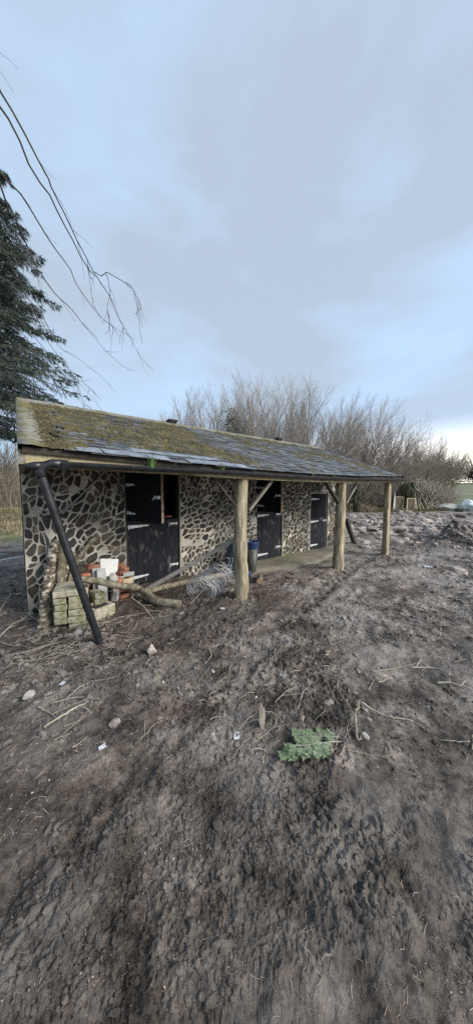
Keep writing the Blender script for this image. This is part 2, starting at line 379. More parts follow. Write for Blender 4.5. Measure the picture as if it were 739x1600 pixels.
# concrete floor strip under the porch
mb = MB()
nx, ny = 46, 10; vs = []
for j in range(ny+1):
    for i in range(nx+1):
        x = 3.15+(7.55-3.15)*i/nx; fy = 3.95+.14*math.sin(x*2.1)+.10*mnoise.noise(Vector((x*2.5, 0, 3))); y = fy+(4.775-fy)*j/ny
        edge = min(1, j/1.5)*min(1, i/3.0)
        vs.append((x, y, .012+.045*edge-.05*(1-edge)+.008*mnoise.noise(Vector((x*3, y*3, 0)))))
mb.add(vs, [(j*(nx+1)+i, j*(nx+1)+i+1, (j+1)*(nx+1)+i+1, (j+1)*(nx+1)+i) for j in range(ny) for i in range(nx)], 0, True)
o = mb.build('path', M_concrete); o['kind'] = 'structure'

# ------------------------------------------------------------------ stable building
YW, YP = 4.78, 3.26
XL, XR = 0.0, 7.45
RIDGE_Y, RIDGE_Z = 5.52, 3.06
EAVE_Y, EAVE_Z = 3.08, 2.055
BACK_Y = 7.75
bld = empty('stable_block', (3.7, 4.8, 0))
bld['label'] = 'long low stone stable with mossy slate roof and open log-post porch'; bld['category'] = 'stable'
OFF = -Vector((3.7, 4.8, 0))
def bpart(mb, name, mats, parent=None, bevel=0, label=None):
    o = mb.build(name, mats, None, bevel=bevel)
    if parent is None: o.parent = bld; o.location = OFF
    else:
        o.parent = parent
    if label: o['label'] = label
    return o
def sag(x): return -.085*math.sin(math.pi*min(max(x/7.7, 0), 1))
def roof_pt(x, t, lift=0.0):             # t 0 eave, 1 ridge (front slope)
    return Vector((x, EAVE_Y+(RIDGE_Y-EAVE_Y)*t, EAVE_Z+sag(x)*(1-t)+(RIDGE_Z-.02*x/7.7-EAVE_Z)*t+lift))
doors = [(1.35, 2.34, 2.02, 1.16), (4.27, 5.12, 2.0, 1.20), (6.22, 7.02, 1.66, .93)]

def poly_clip(poly, nx_, nz_, c):
    out = []
    for i in range(len(poly)):
        p, q = poly[i], poly[(i+1) % len(poly)]; dp = p[0]*nx_+p[1]*nz_-c; dq = q[0]*nx_+q[1]*nz_-c
        if dp <= 0: out.append(p)
        if (dp < 0 < dq) or (dq < 0 < dp):
            t = dp/(dp-dq); out.append((p[0]+(q[0]-p[0])*t, p[1]+(q[1]-p[1])*t))
    return out
def crazy_stones(mb, x0, x1, z0, z1, s, gap, place, ar=1.15, keep=.94):
    seeds = []; nz_ = max(1, round((z1-z0)/(s*ar))); nxx = max(1, round((x1-x0)/s))
    for j in range(-1, nz_+1):
        for i in range(-1, nxx+1):
            if rnd.random() < .10: continue
            seeds.append((x0+(i+.5+(j % 2)*.5+rnd.uniform(-.55, .55))*(x1-x0)/nxx, z0+(j+.5+rnd.uniform(-.55, .55))*(z1-z0)/nz_, rnd.uniform(-.12, .14)*s*s*1.6))
    for k, (sx, sz, sw) in enumerate(seeds):
        if not (x0 < sx < x1 and z0 < sz < z1): continue
        if rnd.random() > keep: continue
        poly = [(x0, z0), (x1, z0), (x1, z1), (x0, z1)]
        # local grain: stones lie along a slowly turning direction
        th = 1.0+1.3*mnoise.noise(Vector((sx*1.3, sz*1.3, x0))); ct, st_ = math.cos(th), math.sin(th); el = 1.65
        met = lambda dx, dz: ((dx*ct+dz*st_)/el, (-dx*st_+dz*ct))
        near = sorted(seeds, key=lambda q: sum(t*t for t in met(q[0]-sx, q[1]-sz)))[1:20]
        for (qx, qz, qw) in near:
            dx, dz = qx-sx, qz-sz
            if abs(dx)+abs(dz) < 1e-5: continue
            a_, b_ = met(dx, dz); gx, gzz = a_*ct/el-b_*st_, a_*st_/el+b_*ct; L_ = math.hypot(gx, gzz); dx, dz = gx, gzz
            mx_, mz_ = (sx+qx)/2, (sz+qz)/2
            c = (mx_*dx+mz_*dz)/L_ + (sw-qw)/2/L_ - gap*rnd.uniform(.40, 1.1)
            poly = poly_clip(poly, dx/L_, dz/L_, c)
            if len(poly) < 3: break
        if len(poly) < 3: continue
        for nxn, nzn, c in ((1, 0, x1-gap*.5), (-1, 0, -(x0+gap*.5))):
            poly = poly_clip(poly, nxn, nzn, c)
            if len(poly) < 3: break
        if len(poly) < 3: continue
        area = abs(sum(poly[i][0]*poly[(i+1) % len(poly)][1]-poly[(i+1) % len(poly)][0]*poly[i][1] for i in range(len(poly))))/2
        if area < .0011: continue
        # jitter, then one corner-cutting pass
        cx = sum(p[0] for p in poly)/len(poly); cz = sum(p[1] for p in poly)/len(poly)
        sub = []
        for i in range(len(poly)):
            p, q = poly[i], poly[(i+1) % len(poly)]
            sub += [(p[0]*.82+q[0]*.18, p[1]*.82+q[1]*.18), (p[0]*.5+q[0]*.5+rnd.uniform(-1, 1)*gap*.35, p[1]*.5+q[1]*.5+rnd.uniform(-1, 1)*gap*.35), (p[0]*.18+q[0]*.82, p[1]*.18+q[1]*.82)]
        n = len(sub); h = rnd.uniform(.006, .014); tilt = (rnd.uniform(-.03, .03), rnd.uniform(-.03, .03))
        vs = [place(p[0], p[1], -.004) for p in sub]
        vs += [place(cx+(p[0]-cx)*.97, cz+(p[1]-cz)*.97, h*.7) for p in sub]
        vs += [place(cx+(p[0]-cx)*.86, cz+(p[1]-cz)*.86, h+(p[0]-cx)*tilt[0]+(p[1]-cz)*tilt[1]) for p in sub]
        fs = [(i, (i+1) % n, n+(i+1) % n, n+i) for i in range(n)]+[(n+i, n+(i+1) % n, 2*n+(i+1) % n, 2*n+i) for i in range(n)]+[tuple(range(2*n, 3*n))]
        mb.add(vs, fs, 1)
def mortar_sheet(mb, x0, x1, z0, z1, place, st=.05):
    nx_ = max(1, int((x1-x0)/st)); nz_ = max(1, int((z1-z0)/st)); vs = []
    for j in range(nz_+1):
        for i in range(nx_+1):
            x = x0+(x1-x0)*i/nx_; z = z0+(z1-z0)*j/nz_
            e = 0 if i in (0, nx_) else 1
            vs.append(place(x, z, e*.006*mnoise.noise(Vector((x*7, z*7, 1)))))
    mb.add(vs, [(j*(nx_+1)+i, j*(nx_+1)+i+1, (j+1)*(nx_+1)+i+1, (j+1)*(nx_+1)+i) for j in range(nz_) for i in range(nx_)], 0, True)

mb = MB(); TOPZ = 2.62; TH = .22
pf = lambda x, z, h: (x, YW-h, z)
segs = [(XL, 1.35, 0, TOPZ), (1.35, 2.34, 2.02, TOPZ), (2.34, 4.27, 0, TOPZ), (4.27, 5.12, 2.0, TOPZ), (5.12, 6.22, 0, TOPZ), (6.22, 7.02, 1.66, TOPZ), (7.02, XR, 0, TOPZ)]
for k, (a, b, z0, z1) in enumerate(segs):
    zb = -.35 if z0 == 0 else z0
    mb.box(((a+b)/2, YW+TH/2+.004, (zb+z1)/2), (b-a, TH, z1-zb))
    mortar_sheet(mb, a, b, zb, z1, pf)
    s, g, ar = [(.095, .014, 1.15), (.14, .016, 1), (.092, .017, .95), (.11, .014, 1), (.076, .012, 1.3), (.09, .012, 1.2), (.10, .012, 1.2)][k]
    if k == 5: s, g, ar = .10, .012, 1.0
    crazy_stones(mb, a, b, max(zb, -.2), z1, s, g, pf, ar)
bpart(mb, 'front_wall', [M_mortar, M_stone])

mb = MB()                                 # left gable wall, end and back walls
def gable(mb, x, t, stones):
    yl = YW+.005; sgn = -1 if x < 1 else 1
    prof = [(yl, -.35), (BACK_Y-.15, -.35), (BACK_Y-.15, 2.05), (RIDGE_Y, RIDGE_Z-.10), (yl, 2.62)]
    n = len(prof); vs = [(x, p[0], p[1]) for p in prof]+[(x+t, p[0], p[1]) for p in prof]
    mb.add(vs, [tuple(range(n)), tuple(range(2*n-1, n-1, -1))]+[(i, n+i, n+(i+1) % n, (i+1) % n) for i in range(n)])
    if stones:
        pl = lambda y, z, h: (x-h if sgn < 0 else x+t+h, y, z)
        crazy_stones(mb, yl+.02, BACK_Y-.17, -.2, 2.0, .15, .018, pl)
gable(mb, XL, .22, True); bpart(mb, 'gable_wall', [M_mortar, M_stone])
mb = MB(); gable(mb, XR-.22, .22, True); bpart(mb, 'gable_wall', [M_mortar, M_stone])
mb = MB(); mb.box(((XL+XR)/2, BACK_Y-.25, .85), (XR-XL-.46, .18, 2.4)); bpart(mb, 'back_wall', M_mortar)
mb = MB(); mb.box(((XL+XR)/2, 6.2, -.04), (XR-XL-.46, 2.6, .06)); bpart(mb, 'stable_floor', M_concrete)
mb = MB()
for x in (3.3, 5.65):
    mb = MB(); mb.box((x, 6.25, 1.1), (.10, 2.4, 2.3)); bpart(mb, 'inner_partition', M_dark_timber)

# left porch end: stub pier carrying the eave
mb = MB(); 
vs = [(-.012, 3.14, 1.90), (-.012, YW, 1.90), (-.012, YW, 2.66), (-.012, 3.14, 2.03)]
vs += [(p[0]+.05, p[1], p[2]) for p in vs]
mb.add(vs, [(0, 1, 2, 3), (7, 6, 5, 4), (0, 4, 5, 1), (1, 5, 6, 2), (2, 6, 7, 3), (3, 7, 4, 0)])
bpart(mb, 'porch_end_board', M_cement)

# roof deck, slates
roof = None
mb = MB(); RX0, RX1 = .02, 7.68
NX = 40
def deck(mb, t0, t1, off, back=False):
    vs = []
    for side in (0, 1):
        for i in range(NX+1):
            x = RX0+(RX1-RX0)*i/NX
            for t in (t0, t1):
                if back:
                    y = RIDGE_Y+(BACK_Y+.15-RIDGE_Y)*t; z = RIDGE_Z-.02*x/7.7+(2.02-RIDGE_Z)*t
                    p = Vector((x, y, z))
                else: p = roof_pt(x, t)
                p = p+Vector((0, 0, off-.05*side)); vs.append(p)
    n = (NX+1)*2; fs = []
    for i in range(NX):
        a = i*2; fs += [(a, a+2, a+3, a+1), (n+a, n+a+1, n+a+3, n+a+2), (a, n+a, n+a+2, a+2), (a+1, a+3, n+a+3, n+a+1)]
    fs += [(0, 1, n+1, n), (2*NX, n+2*NX, n+2*NX+1, 2*NX+1)]
    mb.add(vs, fs)
deck(mb, .01, 1.0, -.012); deck(mb, .0, 1.0, -.012, True)
bpart(mb, 'roof_deck', M_dark_timber)
mb = MB()
SL = math.hypot(RIDGE_Y-EAVE_Y, RIDGE_Z-EAVE_Z); NC = 21
slope = Vector((0, RIDGE_Y-EAVE_Y, RIDGE_Z-EAVE_Z)).normalized()
def slate(mb, x, t, w, ln, mi, lift=0.0, twist=0.0, th=.007, cracked=False):
    a = roof_pt(x, t, lift); up = (roof_pt(x, t+.05)-roof_pt(x, t)).normalized(); right = (roof_pt(x+.1, t)-roof_pt(x-.1, t)).normalized()
    nrm = right.cross(up).normalized(); c, s_ = math.cos(twist), math.sin(twist)
    r2 = right*c+up*s_; u2 = up*c-right*s_
    j = lambda: rnd.uniform(-.004, .004)
    q = [a-r2*(w/2+j())+nrm*.014+u2*j(), a+r2*(w/2+j())+nrm*.014+u2*j(), a+r2*(w/2+j())+u2*ln+nrm*.002, a-r2*(w/2+j())+u2*ln+nrm*.002]
    if rnd.random() < .18: q[0] = q[0]+u2*rnd.uniform(.01, .035)
    if rnd.random() < .18: q[1] = q[1]+u2*rnd.uniform(.01, .035)
    vs = q+[p-nrm*th for p in q]
    mb.add(vs, [(0, 1, 2, 3), (0, 4, 5, 1), (1, 5, 6, 2), (3, 7, 4, 0), (7, 6, 5, 4)], mi)
for c in range(NC):
    t = c/NC; x = RX0+.30+(c % 2)*.12+rnd.uniform(-.02, .02)
    while x < RX1-.02:
        w = rnd.choice((.17, .20, .21, .23, .15))
        if x+w > RX1+.03: w = RX1+.02-x
        if w > .05:
            slate(mb, x+w/2, t-.012+rnd.uniform(-.004, .004), w-.004, SL/NC*1.35, 0, rnd.uniform(0, .009), rnd.uniform(-.03, .03))
        x += w
    xb = RX0+(c % 2)*.1
    while xb < RX1: 
        xb += .25
for x in [.55+.24*i for i in range(9)]:   # the bare newer slates near the left of the eave
    for rowi in (0, 1):
        if rowi == 1 and not (1.0 < x < 2.1): continue
        if rnd.random() < .12: continue
        slate(mb, x+rowi*.11, -.018+rowi*.085, .232, .20, 1, .016-rowi*.004, rnd.uniform(-.03, .03))
roofo = bpart(mb, 'slate_roof', [M_slate, M_slate_new])
mb = MB()                                 # back slope
for c in range(9):
    x = RX0
    while x < RX1:
        t0 = c/9; t1 = (c+1.2)/9; y0 = RIDGE_Y+(BACK_Y+.17-RIDGE_Y)*(1-t0); z0 = 2.03+(RIDGE_Z-2.03)*t0+.02; y1 = RIDGE_Y+(BACK_Y+.15-RIDGE_Y)*(1-min(t1, 1)); z1 = 2.03+(RIDGE_Z-2.03)*min(t1, 1)+.004
        w = min(.25, RX1-x); mb.add([(x+.002, y0, z0), (x+w-.002, y0, z0), (x+w-.002, y1, z1), (x+.002, y1, z1)], [(3, 2, 1, 0)]); x += .25
bpart(mb, 'rear_slates', M_slate)
# moss cushions
mb = MB()
def mossf(x, t):
    a = mnoise.noise(Vector((x*1.1, t*3.0, 5)))+.5*mnoise.noise(Vector((x*3.7, t*9, 2)))
    b = .55*math.exp(-((x-.9)/1.5)**2)+.50*math.exp(-((x-2.2)/1.0)**2-((t-.45)/.5)**2)+.40*math.exp(-((x-6.4)/.55)**2-((t-.62)/.35)**2)+.50*math.exp(-((x-7.1)/.5)**2-((t-.3)/.3)**2)+.45*math.exp(-((x-4.9)/1.6)**2-((t-.9)/.13)**2)-.05
    b += .30*math.exp(-((x-5.6)/.8)**2-((t-.88)/.15)**2)
    if t < .13 and .55 < x < 2.4: b -= .8
    return a*.75+b-.06+.35*mnoise.noise(Vector((x*9, t*22, 8)))
cnt = 0
for _ in range(60000):
    x = rnd.uniform(.02, 7.62); t = rnd.uniform(.0, .985)
    m_ = mossf(x, t)
    if rnd.random() > (m_-.06)*2.2: continue
    if cnt > 12500: break
    cnt += 1
    r = rnd.uniform(.008, .030)*(.7+.6*max(0, min(m_, 1))); h = r*rnd.uniform(.35, .75)
    row = round(t*NC)/NC
    if rnd.random() < .35: t = row+.01
    p = roof_pt(x, max(t, .0), .012); up = slope; rt = Vector((1, 0, 0)); nr = rt.cross(up)
    n = 5; vs = []; ph = rnd.random()*6
    for k in range(n):
        a = ph+2*math.pi*k/n; rr = r*rnd.uniform(.7, 1.25); vs.append(p+rt*math.cos(a)*rr*1.25+up*math.sin(a)*rr-nr*.004)
    for k in range(n):
        a = ph+2*math.pi*k/n+.4; rr = r*rnd.uniform(.4, .65); vs.append(p+rt*math.cos(a)*rr*1.2+up*math.sin(a)*rr+nr*h*rnd.uniform(.6, 1))
    vs.append(p+nr*h*1.1)
    mb.add(vs, [(k, (k+1) % n, n+(k+1) % n, n+k) for k in range(n)]+[(n+k, n+(k+1) % n, 2*n) for k in range(n)], 0, True)
o = bpart(mb, 'moss_cushions', M_moss); o['kind'] = 'stuff'
# cement verge on the left, ridge tiles
mb = MB()
ts = [i/14 for i in range(15)]
vs = []
for t in ts:
    wv = .25+.035*mnoise.noise(Vector((t*9, 0, 0)))
    wv = wv*.72
    for x, l in ((-.012, -.05), (-.012, .022), (wv*.5, .030), (wv, .016)): vs.append(roof_pt(x, t-.012, l+.006*mnoise.noise(Vector((t*14, x*9, 2)))))
mb.add(vs, [(i*4+j, i*4+j+1, (i+1)*4+j+1, (i+1)*4+j) for i in range(14) for j in range(3)], 0, True)
bpart(mb, 'verge', M_cement)
mb = MB()
vs = []
for t in ts:
    for x, l in ((7.66, .022), (7.71, .024), (7.71, -.05)): vs.append(roof_pt(x, t-.01, l))
mb.add(vs, [(i*3+j, i*3+j+1, (i+1)*3+j+1, (i+1)*3+j) for i in range(14) for j in range(2)])
bpart(mb, 'verge', M_dark_timber)
mb = MB()
x = RX0-.02
while x < RX1:
    w = min(.42, RX1+.02-x); zz = RIDGE_Z-.02*x/7.7
    for sg in (-1, 1):
        a = Vector((x+.003, RIDGE_Y, zz+.045)); b_ = Vector((x+w-.003, RIDGE_Y, zz+.045+rnd.uniform(-.006, .006)))
        dn = Vector((0, sg*.13, -.062)); mb.add([a, b_, b_+dn, a+dn, a-Vector((0, 0, .02)), b_-Vector((0, 0, .02)), b_+dn-Vector((0, 0, .02)), a+dn-Vector((0, 0, .02))],
               [(0, 1, 2, 3), (4, 7, 6, 5), (3, 2, 6, 7), (0, 3, 7, 4), (1, 5, 6, 2)])
    x += .42
bpart(mb, 'ridge_tiles', M_cement)
for vx in (2.55, 5.72):
    mb = MB(); mb.box((vx, RIDGE_Y-.01, RIDGE_Z+.075), (.20, .16, .035)); mb.box((vx, RIDGE_Y-.01, RIDGE_Z+.045), (.15, .11, .04)); bpart(mb, 'ridge_vent', M_dark_timber, bevel=.006)

# fascia, wall plate beam, gutter
mb = MB(); n = 16
for i in range(n):
    x0 = .04+(7.66-.04)*i/n; x1 = .04+(7.66-.04)*(i+1)/n
    a = Vector((x0, 3.165, 1.975+sag(x0)*.9)); b_ = Vector((x1, 3.165, 1.975+sag(x1)*.9))
    for sgn in (0,): 
        w = Vector((0, .022, 0)); h = Vector((0, 0, .065)); vs = [a-w-h, b_-w-h, b_-w+h, a-w+h, a+w-h, b_+w-h, b_+w+h, a+w+h]
        mb.add(vs, [(0, 1, 2, 3), (7, 6, 5, 4), (0, 4, 5, 1), (3, 2, 6, 7)]+([(0, 3, 7, 4)] if i == 0 else [])+([(1, 5, 6, 2)] if i == n-1 else []))
bpart(mb, 'fascia_board', M_fascia)
mb = MB(); mb.beam((.05, YP, 1.915), (3.9, YP, 1.900), .12, .07); mb.beam((3.902, YP, 1.900), (7.80, YP, 1.915), .12, .07); bpart(mb, 'porch_beam', M_beam, bevel=.004)
mb = MB(); K = 9; prof = []
def gut_z(x): return 1.99+sag(x)*.75-.055*max(0, 1-x/2.2)
def gutter_section(x):
    zc = gut_z(x); out = []
    for k in range(K+1):
        a = math.pi*(k/K); out.append(Vector((x, 3.085-math.cos(a)*.052, zc-math.sin(a)*.055)))
    return out
xs = [.30+(7.82-.30)*i/24 for i in range(25)]; vs = []
for x in xs: vs += gutter_section(x)
m_ = K+1
fs = [(i*m_+j, (i+1)*m_+j, (i+1)*m_+j+1, i*m_+j+1) for i in range(24) for j in range(K)]
mb.add(vs, fs, 0, True)
vs2 = [Vector((p.x, 3.085+(p.y-3.085)*.93, gut_z(p.x)+(p.z-gut_z(p.x))*.93)) for p in vs]
mb.add(vs2, [f[::-1] for f in fs], 0, True)
for x in (xs[-1],): mb.add(gutter_section(x), [tuple(range(m_))])
for x in xs[::6]+[.36]:                   # union clips
    g0 = [Vector((p.x, 3.085+(p.y-3.085)*1.08, p.z-.003)) for p in gutter_section(x)]; g1 = [p+Vector((.07, 0, 0)) for p in g0]
    mb.add(g0+g1, [(j, m_+j, m_+j+1, j+1) for j in range(K)], 0, True)
bpart(mb, 'gutter', M_black_plastic)

# posts
def log_pts(a, b, k, wob, seed):
    a, b = Vector(a), Vector(b); out = []
    for i in range(k):
        t = i/(k-1); p = a.lerp(b, t); p += Vector((mnoise.noise(Vector((t*2.2, seed, 0))), mnoise.noise(Vector((t*2.2, seed, 5))), 0))*wob; out.append(p)
    return out
for k, (px, r0, r1) in enumerate(((2.60, .105, .092), (5.235, .112, .098))):
    mb = MB(); z0 = gzb(px, YP)-.25
    pts = log_pts((px-.01, YP, z0), (px, YP, 1.884), 26, .03, k*3+1)
    mb.tube(pts, [r0+(r1-r0)*i/25 for i in range(26)], 20, True, 0, True, .09, k*7)
    bpart(mb, 'post', M_post)
mb = MB()
mb.box((7.30, YP, .82), (.095, .12, 2.12), Matrix.Rotation(R(.5), 3, 'Y')); mb.box((7.405, YP+.01, .80), (.085, .11, 2.1), Matrix.Rotation(R(-.6), 3, 'Y'))
bpart(mb, 'post', M_post, bevel=.012, label='squared double-timber post at the far end of the porch')
# braces
M_brace = mat('brace_timber', [(.06, .05, .04), (.15, .13, .105), (.24, .21, .175)], 6, .85, .5, 20)
def brace(a, b, w, h, m=M_dark_timber):
    mb = MB(); mb.beam(a, b, w, h, up=(0, 1, 0)); return bpart(mb, 'brace', m, bevel=.003)
brace(W(330, 742, YP), W(372, 796, YP), .03, .035)
brace(W(425, 750, YP), W(388, 798, YP), .045, .065, M_brace)
brace(W(508, 752, YP), W(531, 790, YP), .05, .075)
brace(W(557, 756, YP), W(540, 786, YP), .045, .065, M_brace)
mb = MB(); mb.beam(W(163, 738, YW-.05), W(97, 803, YW-.05), .02, .03, up=(0, 1, 0)); bpart(mb, 'batten', M_batten)

# doors
def strap(parent, x, z, L_, y, dirn=1, tilt=0.0, name='strap_hinge'):
    mb = MB(); w0, w1 = .055, .022; q = []
    c, s_ = math.cos(tilt), math.sin(tilt)
    for (l, w) in ((0, -w0), (L_, -w1), (L_+.012, 0), (L_, w1), (0, w0)):
        q.append((x+dirn*(l*c), z+w*.5*2*.55+l*s_))
    n = len(q); vs = [(p[0], y, p[1]) for p in q]+[(p[0], y-.006, p[1]) for p in q]
    fs = [tuple(range(n)), tuple(range(2*n-1, n-1, -1))]+[(i, (i+1) % n, n+(i+1) % n, n+i) for i in range(n)]
    if dirn > 0: fs = [f[::-1] for f in fs]
    mb.add(vs, fs)
    mb.tube([(x-dirn*.004, y-.006, z-.045), (x-dirn*.004, y-.006, z+.045)], .009, 6)
    for q_ in (.2, .5, .8): mb.box((x+dirn*q_*L_*c, y-.009, z+q_*L_*s_), (.012, .006, .012))
    o = mb.build(name, M_galv, parent); return o
def bolt(parent, x, z, L_, y, dirn=-1):
    mb = MB(); mb.box((x+dirn*L_/2, y-.003, z), (L_, .006, .040)); mb.tube([(x, y-.014, z), (x+dirn*L_, y-.014, z)], .008, 6)
    mb.tube([(x+dirn*L_, y-.014, z), (x+dirn*(L_+.01), y-.03, z-.03), (x+dirn*(L_+.005), y-.03, z-.045)], .007, 6); mb.box((x+dirn*.03, y-.014, z), (.018, .026, .05)); mb.box((x+dirn*(L_-.03), y-.014, z), (.018, .026, .05))
    return mb.build('bolt', M_galv, parent)
def leaf(name, x0, x1, z0, z1, material, ang=0.0, y=YW+.035, thick=.036):
    """boards hung at x0; ang opens it outward"""
    piv = empty('pivot_tmp', (0, 0, 0)); bpy.data.objects.remove(piv)
    mb = MB(); n = max(5, round((x1-x0)/.125)); bw = (x1-x0)/n
    for i in range(n):
        mb.box((bw*(i+.5), 0+rnd.uniform(-.0015, .0015), (z0+z1)/2), (bw-.0025, thick, z1-z0))
    for zz in (z0+.1, z1-.1): mb.box(((x1-x0)/2, thick/2+.014, zz), (x1-x0-.02, .026, .1))
    o = mb.build(name, material, None, bevel=.002)
    o.parent = bld; o.location = Vector((x0, y, 0))+OFF; o.rotation_euler = (0, 0, -ang); return o
yf = -.019
def proj_u(p):
    c = CM.transposed() @ (Vector(p)-Vector((0, 0, CH))); return PU+FPX*c.x/-c.z
def open_angle(x0, w, u):
    best = min((abs(proj_u((x0+w*math.cos(a), YW+.035-w*math.sin(a), 1.6))-u), a) for a in [R(5+i*.5) for i in range(170)] )
    return best[1]
for k, (x0, x1, top, mid) in enumerate(doors):
    mb = MB()
    j = .045
    mb.box((x0+j/2+.002, YW+.07, (top-.1)/2), (j, .10, top+.09)); mb.box((x1-j/2-.002, YW+.07, (top-.1)/2), (j, .10, top+.09)); mb.box(((x0+x1)/2, YW+.07, top-.03), (x1-x0-2*j-.006, .10, .05))
    bpart(mb, 'door_frame', M_dark_timber if k < 2 else M_batten)
    mb = MB()                              # pale timber bead on the right jamb
    mb.box((x1-.008, YW-.006, top/2), (.022, .02, top)); bpart(mb, 'jamb_bead', M_batten)
    a, b = x0+j+.004, x1-j-.004; w = b-a
    lo = leaf('lower_door', a, b, .05, mid, M_door_worn)
    strap(lo, .0, mid-.10, .34, yf, 1, R(2)); strap(lo, .0, .17, .32, yf, 1, R(4 if k == 0 else 1))
    bolt(lo, w, mid-.09, .17, yf); 
    if k < 2: bolt(lo, w, .30, .17, yf)
    up = leaf('upper_door', a, b, mid+.012, top-.062, M_door, open_angle(a, w, 253 if k == 0 else 439.5) if k < 2 else 0)
    if k < 2:
        strap(up, .0, mid+.15, .24, yf, 1, R(-3)); strap(up, .0, top-.25, .24, yf, 1); bolt(up, w-.01, (mid+top)/2-.02, .14, yf)
        mb = MB(); mb.box((w+.004, 0, (mid+top)/2-.02), (.008, .04, top-mid-.09)); mb.build('pale_edge', M_beam, up)  # paler timber strip along the free edge of the upper leaf
    else:
        strap(up, .0, top-.20, .34, yf, 1)
        mb = MB(); mb.box((w*.5, -.02, mid+.006), (.01, .01, .01))
mb = MB(); mb.box((2.13, YW+.10, 1.20), (.17, .05, .03)); bpart(mb, 'door_rail', M_redbrick, label='short rust-red rail above the first lower door')

# weeds growing in the gutter
def tuft(name, loc, n, h, spread, m, wd=.006, droop=.4):
    mb = MB()
    for _ in range(n):
        a = rnd.uniform(0, 6.28); r = rnd.uniform(0, spread*.4); hh = h*rnd.uniform(.5, 1); q = rnd.uniform(.2, 1)*spread
        p0 = Vector((math.cos(a)*r, math.sin(a)*r, 0)); d = Vector((math.cos(a), math.sin(a), 0)); s_ = Vector((-d.y, d.x, 0))*wd
        p1 = p0+d*q*.4+Vector((0, 0, hh*.7)); p2 = p0+d*q+Vector((0, 0, hh*(1-droop*rnd.random())))
        mb.add([p0-s_, p0+s_, p1+s_*.8, p1-s_*.8, p2], [(0, 1, 2, 3), (3, 2, 4)])
    o = mb.build(name, m); o.location = loc; return o
M_weed = mat('gutter_weed', [(.06, .13, .03), (.14, .24, .07)], 20, .8, 0, island=.3)
for k, (u, lab, s) in enumerate(((235, 'green weed sprouting from the gutter above the first door', 1.3), (345, 'green weed in the gutter just left of the nearest log post', 1.0), (487, 'pale weed tuft in the gutter above the door at the far end', .8), (520, 'small weed tuft in the gutter above the second log post', .8))):
    p = W(u, 715, 3.085); p.z = gut_z(p.x)-.02
    tag(tuft('gutter_weed', p, 26, .15*s, .12*s, M_weed, .004), lab, 'weed', 'weeds growing in the gutter')

# ------------------------------------------------------------------ downpipe
mb = MB()
ta = W(62, 736, 3.10); tb = GG(156, 1008); tb.z += .03
root = empty('downpipe', tb); tag(root, 'black plastic downpipe swung loose from the gutter end, its foot on the mud', 'drainpipe')
L0 = [ta.lerp(tb, i/8) for i in range(9)]
mb.tube(L0, .037, 16, False); mb.tube([p*1.0 for p in L0], .034, 16, False)
for i in (2, 6): mb.tube([L0[i], L0[i]+(L0[i+1]-L0[i]).normalized()*.05], .041, 16, False)
mb.build('pipe', M_black_plastic, root, None).location = -tb
mb = MB(); d = (ta-tb).normalized()
mb.tube([ta-d*.06, ta-d*.005, ta+Vector((.03, 0, .05)), ta+Vector((.10, 0, .075)), Vector((.36, 3.085, 1.905))], [.038, .038, .040, .042, .048], 14)
mb.build('elbow', M_black_plastic, root).location = -tb
mb = MB(); mb.tube([ta+Vector((-.11, 0, .035)), ta+Vector((-.03, 0, .045)), ta+Vector((.02, 0, .05))], [.026, .038, .040], 14)
mb.build('spout', M_black_plastic, root).location = -tb

# ------------------------------------------------------------------ logs at the left wall
def log(name, pts, rad, m, label, cat, group=None, n=12, rough=.10, seed=0, ends=None):
    base = Vector(pts[0]); mb = MB(); mb.tube(pts, rad, n, True, 0, True, rough, seed)
    if ends:
        mb.mi[-1] = 1; mb.mi[-2] = 1
    o = mb.build(name, [m, M_cut], None, base); return tag(o, label, cat, group)
def interp(pts, k):
    pts = [Vector(p) for p in pts]; seg = [(pts[i+1]-pts[i]).length for i in range(len(pts)-1)]; tot = sum(seg); out = []
    for i in range(k):
        s_ = tot*i/(k-1); j = 0
        while j < len(seg)-1 and s_ > seg[j]: s_ -= seg[j]; j += 1
        t = min(1, s_/seg[j]); p0 = pts[max(j-1, 0)]; p1 = pts[j]; p2 = pts[j+1]; p3 = pts[min(j+2, len(pts)-1)]
        out.append(.5*((2*p1)+(p2-p0)*t+(2*p0-5*p1+4*p2-p3)*t*t+(3*p1-p0-3*p2+p3)*t*t*t))
    return out
b0 = GG(69, 985); b0.z -= .02
log('birch_log', interp([b0, W(72, 940, 4.25), W(78, 895, 4.48), W(86, 845, 4.68)], 22), [.078-.0012*i for i in range(22)], M_birch, 'thick peeling birch log leaning on the wall, its white foot on the mud', 'log', None, 14, .12, 3)
b1 = GG(92, 966); 
log('mossy_log', interp([b1, W(95, 915, 4.5), W(97, 850, 4.68)], 18), [.075-.001*i for i in range(18)], M_bark, 'dark mossy log upright behind the birch log', 'log', None, 12, .18, 9)
log('leaning_branch', interp([W(104, 935, 4.35), W(118, 880, 4.52), W(152, 836, 4.69)], 16), [.034]*16, M_bark, 'lichen-grey branch slanting up the wall to the right of the downpipe', 'branch', None, 9, .2, 5)
log('leaning_branch', interp([W(98, 930, 4.42), W(108, 880, 4.56), W(128, 858, 4.69)], 16), [.022]*16, M_birch, 'thin pale branch slanting up the wall just behind the downpipe', 'branch', None, 8, .2, 15)
log('fallen_bough', interp([W(118, 905, 3.95), W(150, 908, 3.93), W(185, 916, 3.9), GG(215, 936, .17), GG(245, 948, .085), GG(282, 951, .055)], 34), [.040+.0006*i for i in range(34)], M_bark, 'crooked mossy bough lying from the block stack down to the mud', 'bough', None, 12, .16, 21)
log('ground_rail', interp([GG(205, 935, .05), GG(260, 922, .06), GG(348, 903, .06)], 14), [.048]*14, M_post, 'round timber rail lying on the ground below the first door', 'rail', None, 10, .06, 2)
